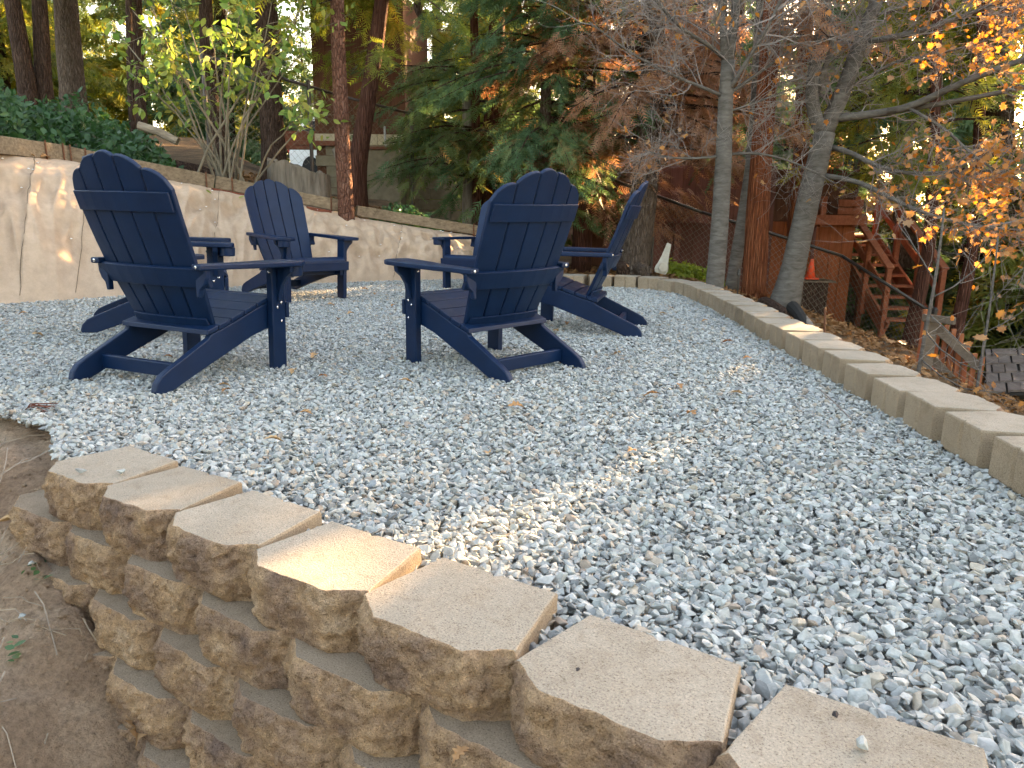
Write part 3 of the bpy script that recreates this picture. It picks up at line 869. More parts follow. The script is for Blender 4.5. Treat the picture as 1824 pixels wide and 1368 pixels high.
# ------------------------------------------------------------------ timber edging on top of the bank
def timber(pa, pb, h, w, label, stakes):
    a, b = np.array(pa), np.array(pb); mid = (a + b)/2
    t = thing('timber_beam', (mid[0], mid[1], min(a[2], b[2]) - h), label, 'timber', 'timbers along the top of the bank')
    n = 14
    V, F = [], []
    d = (b - a)/np.linalg.norm(b - a); side = np.cross(d, (0, 0, 1)); side /= np.linalg.norm(side); up = np.cross(side, d)
    mb = MB()
    for i in range(n + 1):
        c = a + (b - a)*i/n
        wob = lambda q: .004*noise.noise(Vector((i*1.7 + q, q*3.1, a[0])))
        for k, (sx, sz) in enumerate(((-.5, 0), (.5, 0), (.5, -1), (-.5, -1))):
            mb.v.append(tuple(c + side*(sx*w + wob(k)) + up*(sz*h + wob(k + 5))))
    for i in range(n):
        for k in range(4):
            k2 = (k + 1) % 4
            mb.f.append((i*4 + k, i*4 + k2, i*4 + 4 + k2, i*4 + 4 + k))
    mb.f.append((0, 1, 2, 3)); mb.f.append((n*4 + 3, n*4 + 2, n*4 + 1, n*4))
    mb.build('beam', M['timber'], t, bevel=.006)
    for u in stakes:
        c = a + (b - a)*u + side*(w/2 + .010)
        if side[1] > 0: c = a + (b - a)*u - side*(w/2 + .010)
        m2 = MB(); m2.tube([c + np.array([0, 0, .015]), c - np.array([0, 0, h + .10])], .008, 6); m2.build('rebar_stake', M['rust'], t)
    return t
tp = lambda u, v, Y: at(u, v, Y)
tq = lambda u: at(u, *tim(u)) + np.array([0, .05, 0])
timber(tq(-260), tq(104), .145, .11, 'weathered square timber at the far left on top of the burlap bank', (.97, .86))
timber(tq(107), tq(376), .135, .10, 'long weathered timber behind the near left chair, below the lime shrub', (.03, .12, .93))
timber(tq(381), tq(600), .125, .10, 'weathered timber behind the chair facing the camera, ending at the red pine trunk', (.12, .93))
timber(tq(634), tq(850), .115, .10, 'weathered timber on the bank right of the red pine trunk', (.95,))
mb = MB(); a_, b_ = at(376, 341, 7.9), at(440, 353, 8.06); mb.bar(a_, b_, .05, .075)
o = mb.build('red_board', M['redwood'], bevel=.004); tag(o, 'red-brown board tucked under the timber left of the facing chair', 'board')
mb = MB(); a_, b_ = at(545, 372, 8.3), at(590, 380, 8.42); mb.bar(a_, b_, .05, .06)
o = mb.build('red_board', M['redwood'], bevel=.004); tag(o, 'short red-brown board under the timber beside the pine trunk', 'board')
# ------------------------------------------------------------------ sun gaps: where the photograph shows low sun reaching the ground through the trees
GAPS = []
def gap(p, r): GAPS.append((np.array(p, float), r))
for u, v, z, r in ((1125, 806, .03, .06), (1000, 850, .03, .03), (890, 905, .03, .08), (830, 935, .04, .08), (780, 960, .05, .10), (745, 990, .06, .09), (585, 1005, .10, .13), (520, 960, .09, .07), (455, 885, .05, .06), (270, 868, .10, .11), (575, 512, 0, .14), (540, 520, 0, .12), (610, 508, 0, .10)):
    gap(onz(u, v, z), r)
for u, v, Y, r in ((15, 318, 6.45, .05), (45, 330, 6.5, .05), (80, 342, 6.55, .05), (140, 512, 6.2, .05), (185, 518, 6.3, .06), (655, 425, 8.5, .10), (685, 440, 8.4, .09), (712, 455, 8.4, .08), (640, 405, 8.6, .08), (425, 365, 7.9, .04),
                   (1120, 470, 10, .16), (1160, 465, 10, .16), (1215, 472, 9.9, .2), (1270, 430, 10, .3), (1300, 460, 10, .25), (1345, 400, 8.4, .10), (1340, 470, 8.4, .10), (1440, 460, 12.2, .3), (1500, 470, 12.2, .3), (1600, 480, 12, .4), (608, 250, 8.3, .06), (610, 320, 8.3, .06),
                   (1100, 330, 10, .25), (1060, 320, 10.5, .2), (910, 290, 16, .3), (450, 60, 8.2, .2), (280, 120, 8.2, .2), (350, 40, 8.2, .2), (240, 60, 8.2, .15), (1650, 60, 7.6, .25), (1750, 40, 7.4, .3), (1700, 280, 9, .3), (1780, 330, 8, .3), (1690, 620, 6.5, .3), (1740, 660, 6.4, .2), (1560, 440, 12.4, .35), (1640, 500, 11.6, .35), (1450, 590, 6.5, .15)):
    gap(at(u, v, Y), r)
GP_ = np.array([g[0] for g in GAPS]); GR_ = np.array([g[1] for g in GAPS])
def lit_keep(P, pad=.10):
    """False for foliage that would stand in one of the sun gaps"""
    P = np.asarray(P, float); keep = np.ones(len(P), bool)
    if len(P) < 60:
        d = P[:, None, :] - GP_[None]; t = d@SUNV
        perp = np.linalg.norm(d - t[..., None]*SUNV, axis=2)
        return ~((t > .35) & (perp < GR_*1.1 + pad)).any(1)
    for g, r in zip(GP_, GR_):
        d = P - g; t = d@SUNV
        perp = np.linalg.norm(d - t[:, None]*SUNV, axis=1)
        keep &= ~((t > .35) & (perp < r*1.1 + pad))
    return keep

# ------------------------------------------------------------------ foliage helpers
def tri_template(kind):
    if kind == 'frond':
        V, F = [], []
        def tri(a, b, c): F.append((len(V), len(V)+1, len(V)+2)); V.extend([a, b, c])
        tri((0, -.012, 0), (0, .012, 0), (1, 0, -.10))
        for k in range(6):
            x = .10 + .145*k; L = .36*(1 - .62*k/6)
            for s in (-1, 1):
                z = -.10*x
                tri((x - .035, 0, z), (x + .055, 0, z), (x + L*.80, s*L*.72, z - .05*L))
        return np.array(V, float), np.array(F)
    if kind == 'coarse':
        V, F = [], []
        def tri(a, b, c): F.append((len(V), len(V)+1, len(V)+2)); V.extend([a, b, c])
        for k in range(3):
            x = .05 + .28*k; L = .5*(1 - .5*k/3)
            for s in (-1, 1):
                tri((x - .06, 0, 0), (x + .12, 0, 0), (x + L*.8, s*L*.75, -.06))
        tri((.6, -.05, -.02), (.6, .05, -.02), (1, 0, -.08))
        return np.array(V, float), np.array(F)
    if kind == 'ovate':
        o = [(0, 0), (.22, .21), (.48, .27), (.75, .16), (1, 0), (.75, -.16), (.48, -.27), (.22, -.21)]
        V = [(x, y, .10*abs(y) - .12*x*x) for x, y in o] + [(.45, 0, -.045)]
        return np.array(V), np.array([(i, (i+1) % 8, 8) for i in range(8)])
    if kind == 'maple':
        o = [(0, 0), (.10, .18), (.0, .42), (.26, .34), (.32, .62), (.52, .36), (.72, .42), (.66, .2), (1, 0), (.66, -.2), (.72, -.42), (.52, -.36), (.32, -.62), (.26, -.34), (.0, -.42), (.10, -.18)]
        V = [(x, y, .12*abs(y)**1.2 - .05*math.sin(x*7)) for x, y in o] + [(.35, 0, -.03)]
        n = len(o); return np.array(V), np.array([(i, (i+1) % n, n) for i in range(n)])
    if kind == 'oak':
        o = [(-.25, 0), (0, .03), (.12, .2), (.22, .1), (.34, .36), (.46, .15), (.62, .34), (.7, .12), (.85, .18), (1, 0), (.85, -.15), (.72, -.12), (.6, -.36), (.47, -.14), (.32, -.32), (.22, -.1), (.1, -.2), (0, -.03)]
        V = [(x, y, .35*y*y + .14*math.sin(x*4)) for x, y in o] + [(.45, 0, .03)]
        n = len(o); return np.array(V), np.array([(i, (i+1) % n, n) for i in range(n)])
TPL = {k: tri_template(k) for k in ('frond', 'coarse', 'ovate', 'maple', 'oak')}
def frames(d, up):
    d = d/(np.linalg.norm(d, axis=1)[:, None] + 1e-9)
    y = np.cross(up, d); y /= (np.linalg.norm(y, axis=1)[:, None] + 1e-9); z = np.cross(d, y)
    return np.stack([d, y, z], 2)
def inst(kind, P, Mx, S, rnd):
    tv, tf = TPL[kind]; n = len(P)
    V = np.einsum('nij,kj->nki', Mx, tv)*np.asarray(S)[:, None, None] + P[:, None, :]
    F = tf[None] + (np.arange(n)*len(tv))[:, None, None]
    return V.reshape(-1, 3), F.reshape(-1, 3), np.repeat(rnd, len(tv))
def leaf_obj(name, kind, P, Mx, S, rnd, mat, parent=None, base=None):
    V, F, r = inst(kind, P, Mx, S, rnd)
    if base is None:
        base = np.zeros(3); q = parent
        while q is not None: base = base + BASE.get(q.name, np.zeros(3)); q = q.parent
    return link(name, mesh_np(name, V - base, F, r), mat, parent)
def conifer(r, H, z0, Rm, nbr, fl, dens, shape=.8, droop=.30, rise=.1, hang=.35):
    """fronds of a conifer crown and its branch lines, standing at the origin"""
    zz = z0 + (H - z0)*r.uniform(0, 1, nbr)**1.15
    L = Rm*np.clip(1 - (zz - z0)/(H - z0), .03, 1)**shape*r.uniform(.55, 1.12, nbr) + .15
    az = r.uniform(0, 2*math.pi, nbr); rs_ = r.normal(rise, .12, nbr); dr = droop*r.uniform(.6, 1.4, nbr)
    br = []
    for k in range(nbr):
        ts = np.linspace(0, 1, 6)
        br.append(np.stack([np.cos(az[k])*L[k]*ts, np.sin(az[k])*L[k]*ts, zz[k] + L[k]*(rs_[k]*ts - dr[k]*ts**2)], 1))
    cnt = np.maximum(3, (dens*L).astype(int)); bi = np.repeat(np.arange(nbr), cnt); n = len(bi)
    t = r.uniform(.06, 1, n)**.7
    P = np.stack([np.cos(az[bi])*L[bi]*t, np.sin(az[bi])*L[bi]*t, zz[bi] + L[bi]*(rs_[bi]*t - dr[bi]*t**2)], 1)
    bd = np.stack([np.cos(az[bi]), np.sin(az[bi]), rs_[bi] - 2*dr[bi]*t], 1); bd /= np.linalg.norm(bd, axis=1)[:, None]
    lat = np.stack([-np.sin(az[bi]), np.cos(az[bi]), 0*bi], 1)*np.where(r.uniform(0, 1, n) < .5, -1, 1)[:, None]
    mix = r.uniform(.15, 1, n)[:, None]
    d = bd*mix + lat*(1 - mix)*1.2 + r.normal(0, .18, (n, 3)) + np.array([0, 0, -1])*hang*r.uniform(.3, 1.4, n)[:, None]
    P = P + r.normal(0, .05, (n, 3))
    up = np.array([0, 0, 1.]) + r.normal(0, .45, (n, 3))
    S = fl*r.uniform(.55, 1.25, n)*(1.1 - .35*t)
    # one tone per branch with some scatter: light and dark clumps
    tone = r.uniform(0, 1, nbr)
    rnd = np.clip(.62*tone[bi] + .38*r.uniform(0, 1, n), 0, 1)
    return P, frames(d, up), S, rnd, br
def trunk_mb(pts, rad, seed=0, n=12, rough=.07, step=.22):
    pts = np.array(pts, float); L = np.r_[0, np.cumsum(np.linalg.norm(np.diff(pts, axis=0), axis=1))]
    m = max(4, int(L[-1]/step)); ts = np.linspace(0, L[-1], m)
    P = np.stack([np.interp(ts, L, pts[:, i]) for i in range(3)], 1)
    if len(P) > 5:
        for _ in range(2): P[1:-1] = (P[:-2] + 2*P[1:-1] + P[2:])/4
    rr_ = np.interp(ts, L, rad)
    mb = MB(); mb.tube(P, rr_, n)
    v = np.array(mb.v)
    for i in range(m):
        for k in range(n):
            j = i*n + k; dirv = v[j] - P[i]
            w = 1 + rough*noise.noise(Vector((k*.9 + seed, i*.45, seed*3.7))) + rough*.7*noise.noise(Vector((k*2.3, i*1.4 + seed, 1)))
            v[j] = P[i] + dirv*w
    mb.v = [tuple(q) for q in v]
    return mb
def tree(name, label, cat, pts, rad, bark, crown=None, leaf=None, group=None, seed=0, cull=True, kind='frond', rough=.07, n=12):
    """pts: trunk line in the place; crown: dict for conifer(); everything a child of one empty at the foot"""
    base = np.array(pts[0]); root = thing(name, base, label, cat, group)
    mb = trunk_mb(pts, rad, seed, n, rough)
    r = np.random.default_rng(seed + 100)
    if crown:
        H = crown['H']
        P, Mx, S, rnd, br = conifer(r, **crown)
        top = np.array(pts[-1]); zt = np.array([p[2] - base[2] for p in pts]); 
        offx = np.interp(P[:, 2], zt, [p[0] for p in pts]); offy = np.interp(P[:, 2], zt, [p[1] for p in pts])
        PW = np.stack([P[:, 0] + offx, P[:, 1] + offy, P[:, 2] + base[2]], 1)
        k = lit_keep(PW) if cull else np.ones(len(PW), bool)
        bm_ = MB()
        for b in br:
            ox = np.interp(b[:, 2], zt, [p[0] for p in pts]); oy = np.interp(b[:, 2], zt, [p[1] for p in pts])
            bw = np.stack([b[:, 0] + ox, b[:, 1] + oy, b[:, 2] + base[2]], 1)
            if cull and not lit_keep(bw, .03).all(): continue
            bm_.tube(bw, np.linspace(.022, .004, 6)*(1 if len(br) < 400 else .7), 3, False)
        mb.build('trunk', M[bark], root, smooth=True)
        bm_.build('branches', M['bark_dark'], root)
        leaf_obj('crown', kind, PW[k], Mx[k], S[k], rnd[k], M[leaf], root)
    else:
        mb.build('trunk', M[bark], root, smooth=True)
    return root

# ------------------------------------------------------------------ conifers of the near wood
def px_line(lst): return [at(*q) for q in lst]
def up_to(pts, z):
    """carry the last trunk direction on to height z"""
    a, b = np.array(pts[-2]), np.array(pts[-1]); d = (b - a)/(b[2] - a[2])
    return list(pts) + [b + d*(z - b[2])]
def foot(pts, extra=.15):
    p = np.array(pts[0]); q = p.copy(); q[2] = tz(p[0], p[1]) - .05
    return [q] + list(pts) if q[2] < p[2] - .05 else list(pts)
def cr(H, z0, Rm, nbr, fl=.34, dens=26, **k): return dict(H=H, z0=z0, Rm=Rm, nbr=nbr, fl=fl, dens=dens, **k)
T = []
def T_(label, line, w0, w1, bark, crown=None, leaf='cedar', z=9, name='conifer_tree', cat='tree', seed=0, **k):
    pts = foot(px_line(line)); pts = up_to(pts, z) if z else pts
    L = len(pts); rad = np.interp(np.linspace(0, 1, L), [0, .15, 1], [w0*1.25, w0, w1])
    return tree(name, label, cat, pts, rad, bark, crown, leaf, None, seed, **k)
T_('dark scaly pine trunk leaning at the far left edge above the bramble', [(48, 155, 11), (36, 80, 11), (22, 0, 11)], .125, .09, 'bark_dark', cr(9, 3.0, 2.2, 60, .36, 26), 'cedar_dark', seed=1)
T_('straight dark scaly pine trunk second from the left edge', [(77, 160, 11.2), (75, 80, 11.2), (70, 0, 11.2)], .115, .09, 'bark_dark', cr(9, 2.9, 2.0, 55, .36, 26), 'cedar_dark', seed=2)
T_('pale shaggy-barked trunk behind the dark pines on the left', [(128, 155, 13), (122, 70, 13), (116, 0, 13)], .20, .16, 'bark_fir', cr(10, 2.6, 2.6, 80, .40, 24), 'cedar_dark', seed=3)
T_('slender straight dark trunk rising above the bramble left of the lime shrub', [(233, 190, 9.8), (231, 90, 9.8), (229, 0, 9.8)], .04, .035, 'bark_dark', None, z=5, seed=4, n=10, name='slender_tree')
T_('brown trunk just right of the slender dark trunk', [(250, 192, 11.5), (246, 90, 11.5), (244, 0, 11.5)], .075, .06, 'bark_dark', cr(9, 3.2, 1.9, 60, .36, 26), 'cedar_dark', seed=5)
T_('dark furrowed trunk behind the lime shrub', [(395, 250, 11), (372, 170, 11), (368, 60, 11), (366, 0, 11)], .11, .08, 'bark_dark', cr(9, 3.0, 2.0, 60, .36, 26), 'cedar_dark', seed=6)
T_('thick dark trunk left of the stump, behind the lime shrub', [(487, 265, 11), (482, 180, 11), (476, 60, 11), (474, 0, 11)], .17, .14, 'bark_dark', cr(9, 2.7, 2.2, 80, .36, 26), 'cedar_dark', seed=7)
T_('red-barked pine trunk standing at the timber joint on the bank', [(617, 378, 8.42), (609, 250, 8.45), (604, 120, 8.48), (600, 0, 8.5)], .088, .066, 'bark_pine', cr(9, 2.35, 1.3, 34, .30, 30), 'cedar_y', seed=8, n=16)
T_('leaning red-brown trunk in front of the brown house', [(635, 305, 10.8), (648, 220, 10.8), (660, 150, 10.8), (672, 60, 10.8), (680, 0, 10.8)], .13, .085, 'bark_cedar_dark', cr(9, 2.25, 1.9, 90, .36, 28), 'cedar_y', seed=9)
T_('bare pale grey dead trunk right of the brown house', [(836, 330, 12.2), (835, 205, 12.2), (833, 120, 12.2)], .105, .10, 'deadwood', None, z=None, seed=10, name='dead_tree')
T_('slim red trunk left of the twin cedars in the middle', [(850, 320, 12), (847, 200, 12), (844, 0, 12)], .075, .055, 'bark_cedar_dark', cr(10, 1.1, 2.0, 130, .36, 26), 'cedar_dark', seed=11)
T_('thicker red cedar trunk right of the grey dead trunk', [(868, 325, 12.2), (877, 200, 12.2), (884, 80, 12.2), (886, 0, 12.2)], .145, .10, 'bark_cedar_dark', cr(10, 1.3, 2.2, 130, .36, 26), 'cedar', seed=12)
T_('green cedar with drooping blue-green sprays behind the middle chair', [(968, 330, 10.4), (970, 240, 10.4), (973, 150, 10.4), (976, 0, 10.4)], .085, .06, 'bark_fir', cr(8.5, .75, 1.75, 230, .30, 40), 'cedar', seed=13)
T_('red cedar trunk hung with brown sprays right of the green cedar', [(1040, 330, 11.6), (1045, 200, 11.6), (1052, 100, 11.6), (1056, 0, 11.6)], .13, .10, 'bark_cedar_dark', cr(9.5, 1.2, 1.9, 150, .34, 30), 'cedar_b', seed=14)
T_('grey-brown fir with flared base and dying brown foliage behind the profile chair', [(1128, 470, 9.9), (1143, 380, 9.9), (1155, 270, 9.9), (1162, 130, 9.9), (1166, 0, 9.9)], .20, .115, 'bark_fir', cr(8.5, 1.75, 1.75, 150, .30, 38, hang=.6), 'cedar_b', seed=15, n=16)
T_('thin grey trunk leaning right between the grey maple and red cedar', [(1303, 508, 8.9), (1322, 400, 8.9), (1338, 300, 8.9), (1346, 200, 8.9), (1352, 60, 8.9), (1358, -40, 8.9)], .075, .05, 'bark_grey', None, z=5, seed=16, name='thin_tree')
T_('bright red-orange cedar trunk with furrowed bark beside the edging', [(1343, 528, 8.4), (1348, 400, 8.4), (1356, 280, 8.4), (1366, 150, 8.4), (1378, 0, 8.4)], .132, .085, 'bark_cedar', cr(9, 2.7, 1.5, 50, .30, 30), 'cedar_b', seed=17, n=16)
T_('dark red trunk behind the leaning grey maple', [(1412, 470, 11.8), (1420, 370, 11.8), (1428, 250, 11.8), (1436, 0, 11.8)], .13, .10, 'bark_cedar', cr(9, 2.5, 2.1, 110, .36, 26), 'cedar', seed=18)
T_('stout grey-brown trunk behind the wooden stairs', [(1612, 445, 15), (1611, 380, 15), (1606, 250, 15), (1600, 0, 15)], .22, .17, 'bark_fir', cr(11, 2.5, 2.6, 150, .42, 24), 'cedar_y', seed=19)
T_('dark trunk leaning across the wooden stairs', [(1628, 560, 9.5), (1652, 470, 9.5), (1660, 380, 9.5), (1664, 250, 9.5), (1668, 100, 9.5)], .085, .05, 'bark_cedar_dark', cr(7.5, 2.8, 1.6, 80, .32, 28), 'cedar_y', z=6.5, seed=20)
T_('dark red trunk right of the stairs, behind the board fence', [(1705, 580, 10), (1722, 500, 10), (1735, 430, 10), (1742, 300, 10), (1748, 100, 10)], .085, .055, 'bark_cedar_dark', cr(7.5, 2.6, 1.7, 90, .32, 28), 'cedar_y', z=7, seed=21)
T_('small sunlit yellow-green conifer beyond the fence in the centre', [(912, 335, 17), (912, 300, 17), (913, 270, 17)], .05, .03, 'bark_dark', cr(1.5, .05, .55, 60, .22, 40), 'ygreen', z=None, seed=22, name='small_conifer')
T_('tall feathery green conifer at the upper right edge', [(1800, 560, 13), (1798, 400, 13), (1795, 200, 13), (1792, 0, 13)], .12, .08, 'bark_fir', cr(11, 2.2, 2.2, 120, .36, 24), 'cedar_y', seed=23)
T_('feathery conifer behind the orange maple leaves at the upper right', [(1530, 450, 16), (1532, 300, 16), (1535, 100, 16), (1536, 0, 16)], .15, .1, 'bark_fir', cr(11, 2.2, 2.6, 170, .40, 24), 'cedar', seed=24)
T_('green conifer standing right of the shed roof in the lower distance', [(1860, 640, 12), (1856, 500, 12), (1852, 300, 12)], .12, .08, 'bark_fir', cr(6, .5, 1.8, 120, .36, 26), 'cedar', seed=25)
T_('conifer filling the gap over the brown house roof', [(745, 300, 20), (745, 150, 20), (745, 0, 20)], .16, .1, 'bark_dark', cr(11, 2.6, 2.6, 130, .42, 22), 'cedar_y', seed=26)

# ------------------------------------------------------------------ far wood: copies of three conifers
def proto_tree(seed, H, leaf):
    r = np.random.default_rng(seed)
    P, Mx, S, rnd, br = conifer(r, H=H, z0=.6, Rm=3.0, nbr=190, fl=.62, dens=17, shape=.75)
    V, F, rr2 = inst('coarse', P, Mx, S, rnd)
    cm = mesh_np('crown', V, F, rr2); cm.materials.append(M[leaf])
    mb = MB(); mb.tube([(0, 0, -.6), (0, 0, H*.5), (0, 0, H*.96)], [.22, .15, .03], 8)
    tm = mb.mesh('trunk', smooth=True); tm.materials.append(M['bark_dark'])
    return cm, tm, (P, Mx, S, rnd), leaf
PROT = [proto_tree(201, 13, 'cedar_dark'), proto_tree(202, 12, 'cedar_y'), proto_tree(203, 14, 'cedar'), proto_tree(204, 11, 'cedar_b')]
frng = np.random.default_rng(77)
far = []
tries = 0
while len(far) < 46 and tries < 6000:
    tries += 1
    Y = frng.uniform(17, 52); X = frng.uniform(-.95, 1.35)*Y*.85 + frng.uniform(-3, 3)
    if -6.5 < X < 1.2 and Y < 21: continue            # brown house
    if 3 < X < 8.5 and Y < 18: continue
    if .40 < X/Y < 1.9 and Y > 19: continue            # open sky where the low sun stands
    if any((X - a)**2 + (Y - b)**2 < (3.4 + .03*Y)**2 for a, b in far): continue
    far.append((X, Y))
# a closer belt to the right, where the low sun comes from
for X, Y in ((9.5, 15.5), (11.5, 13.0), (13.5, 15.5), (11.0, 18.5), (15.5, 19.5), (14.5, 11.5), (17.5, 15.0), (8.2, 19.0), (9.0, 11.6), (6.2, 22.5), (12.0, 9.5), (4.0, 19.5), (16.5, 8.6), (10.3, 13.4), (12.6, 17.3), (8.6, 14.2)):
    far.append((X, Y))
BEHIND = [(-9, -7.5), (-3.5, -11), (2.5, -12), (8.0, -10), (11.5, -3.5), (-12.5, -1.5), (10.8, 2.5), (-7, -14)]  # unseen conifers added to cut sky light on the chair backs
far += BEHIND
far = [q for q in far if not (-10 < q[0] < -2.5 and 15 < q[1] < 22.5)]
for k, (X, Y) in enumerate(far):
    warm = X > 3 and Y < 40
    pi = int(frng.choice([1, 1, 3, 2, 3] if warm else [0, 1, 2, 1, 0]))
    cm, tm, (P, Mx, S, rnd), leaf = PROT[pi]
    sc_ = frng.uniform(.8, 1.15); rz = frng.uniform(0, 6.28); z = tz(X, Y) - .2
    root = (thing('conifer_tree', (X, Y, z), 'conifer of the wood standing behind the viewpoint', 'tree', 'conifers behind the viewpoint') if (X, Y) in BEHIND else
            thing('distant_conifer', (X, Y, z), 'one of the distant conifers making up the far woods behind the yard', 'tree', 'distant conifers of the far woods'))
    c_, s_ = math.cos(rz), math.sin(rz); RZ = np.array([[c_, -s_, 0], [s_, c_, 0], [0, 0, 1]])
    PW = (P*sc_)@RZ.T + np.array([X, Y, z])
    keep = lit_keep(PW, .27)
    if keep.all(): me_ = cm
    else:
        V, F, r2 = inst('coarse', P[keep], Mx[keep], S[keep], rnd[keep])
        me_ = mesh_np('crown', V, F, r2); me_.materials.append(M[leaf])
    for nm, m_ in (('crown', me_), ('trunk', tm)):
        o = link(nm, m_, None, root); o.scale = (sc_,)*3; o.rotation_euler = (0, 0, rz)
# ------------------------------------------------------------------ bare and orange-leaved maples
def twigs(mb, line, rad0, r, n, lmin, lmax, depth, tips, up=.15, sides=3):
    """side shoots along a limb line, recursively; collects leaf points in tips"""
    line = np.array(line); L = np.r_[0, np.cumsum(np.linalg.norm(np.diff(line, axis=0), axis=1))]
    for _ in range(n):
        t = r.uniform(.12, 1)*L[-1]
        p = np.array([np.interp(t, L, line[:, i]) for i in range(3)])
        q = np.array([np.interp(min(t + .1, L[-1]), L, line[:, i]) for i in range(3)]) - np.array([np.interp(max(t - .1, 0), L, line[:, i]) for i in range(3)])
        q /= np.linalg.norm(q) + 1e-9
        rv = r.normal(0, 1, 3); rv -= q*(rv@q)*.6; rv /= np.linalg.norm(rv)
        d = q*.55 + rv*.75 + np.array([0, 0, up]); d /= np.linalg.norm(d)
        ln = r.uniform(lmin, lmax)*(1.15 - .5*t/L[-1]); pts = [p]; k = 5 if depth else 4
        for _i in range(k):
            d = d + r.normal(0, .22, 3) + np.array([0, 0, .04]); d /= np.linalg.norm(d)
            pts.append(pts[-1] + d*ln/k)
        ra = rad0*r.uniform(.7, 1.1)
        if not lit_keep(np.array(pts), .0).all(): continue
        mb.tube(pts, np.linspace(ra, ra*.35, len(pts)), sides, False)
        tips.append((pts[-1], d)); tips.append((pts[-2], d)); tips.append((pts[2], d))
        if depth: twigs(mb, pts, ra*.55, r, max(2, int(n*.32)) if depth > 1 else r.integers(2, 5), lmin*.5, lmax*.5, depth - 1, tips, up*.5)
def maple(label, trunk, trad, limbs, seed, ntw, nleaf, leafmat_, leafsel=None, size=.075, name='maple_tree'):
    r = np.random.default_rng(seed); pts = foot(px_line(trunk)); L = len(pts)
    root = thing(name, pts[0], label, 'tree')
    rad = np.interp(np.linspace(0, 1, L), np.linspace(0, 1, len(trad)), trad)
    trunk_mb(pts, rad, seed, 14, .05, .15).build('trunk', M['bark_grey'], root, smooth=True)
    tips = []; tw = MB()
    for line, r0, r1 in limbs:
        P = np.array(px_line(line)); 
        trunk_mb(P, np.linspace(r0, r1, len(P)), seed + len(tips), 7, .05, .12).build('limb', M['bark_grey'], root, smooth=True)
        twigs(tw, P, min(.008, r1*.7), r, int(ntw*(1 + len(P)*.12)), .25, .95, 2, tips)
    o = tw.build('twigs', M['twig'], root); o['kind'] = 'stuff'
    tp_ = np.array([t[0] for t in tips]); td = np.array([t[1] for t in tips])
    sel = np.ones(len(tp_), bool) if leafsel is None else leafsel(tp_, r)
    tp_, td = tp_[sel], td[sel]
    k = r.permutation(len(tp_))[:nleaf]; P = tp_[k] + r.normal(0, .02, (len(k), 3))
    ok = lit_keep(P, .03); P = P[ok]; n = len(P)
    d = td[k][ok]*.4 + r.normal(0, .5, (n, 3)) + np.array([0, 0, -.5]); up_ = r.normal(0, .6, (n, 3)) + np.array([0, 0, .8])
    leaf_obj('leaves', 'maple', P, frames(d, up_), size*r.uniform(.6, 1.25, n), r.uniform(0, 1, n), M[leafmat_], root)['kind'] = 'stuff'
    return root
def rightside(P, r):
    u = P[:, 0]/P[:, 1]
    return (r.uniform(0, 1, len(P)) < np.clip((u - .44)/.22, .03, 1))
maple('leaning forked grey maple on the right with orange leaves on long limbs',
      [(1393, 556, 8.0), (1410, 490, 8.0), (1428, 410, 7.95), (1450, 310, 7.9), (1470, 236, 7.9)], [.175, .125, .116, .108, .10],
      [([(1470, 240, 7.9), (1450, 222, 7.88), (1444, 150, 7.85), (1462, 70, 7.8), (1475, -40, 7.8)], .075, .05),
       ([(1468, 240, 7.9), (1490, 190, 7.9), (1512, 140, 7.88), (1530, 80, 7.85), (1556, 20, 7.8), (1576, -40, 7.8)], .09, .06),
       ([(1480, 212, 7.9), (1560, 203, 7.7), (1625, 192, 7.5), (1700, 152, 7.2), (1770, 125, 7.0), (1840, 100, 6.8)], .042, .024),
       ([(1580, 197, 7.6), (1640, 192, 7.5), (1700, 180, 7.3), (1780, 166, 7.1), (1840, 150, 7)], .028, .018),
       ([(1536, 76, 7.85), (1600, 66, 7.6), (1690, 40, 7.3), (1790, 0, 7.0)], .032, .02),
       ([(1500, 160, 7.9), (1560, 135, 7.8), (1580, 108, 7.8), (1650, 100, 7.6), (1740, 80, 7.4), (1830, 42, 7.2)], .018, .010),
       ([(1480, 262, 7.9), (1520, 270, 7.7), (1562, 300, 7.5), (1630, 312, 7.3), (1700, 305, 7.1), (1830, 303, 6.9)], .030, .010),
       ([(1462, 312, 7.9), (1530, 322, 7.6), (1592, 356, 7.3), (1660, 386, 7.0), (1740, 403, 6.8), (1840, 412, 6.6)], .028, .010),
       ([(1620, 193, 7.5), (1690, 232, 7.2), (1742, 290, 7.0), (1840, 328, 6.8)], .016, .009),
       ([(1455, 165, 7.85), (1490, 60, 7.7), (1478, 30, 7.6), (1450, -30, 7.5)], .03, .018)], 31, 13, 1700, 'maple', rightside, .056)
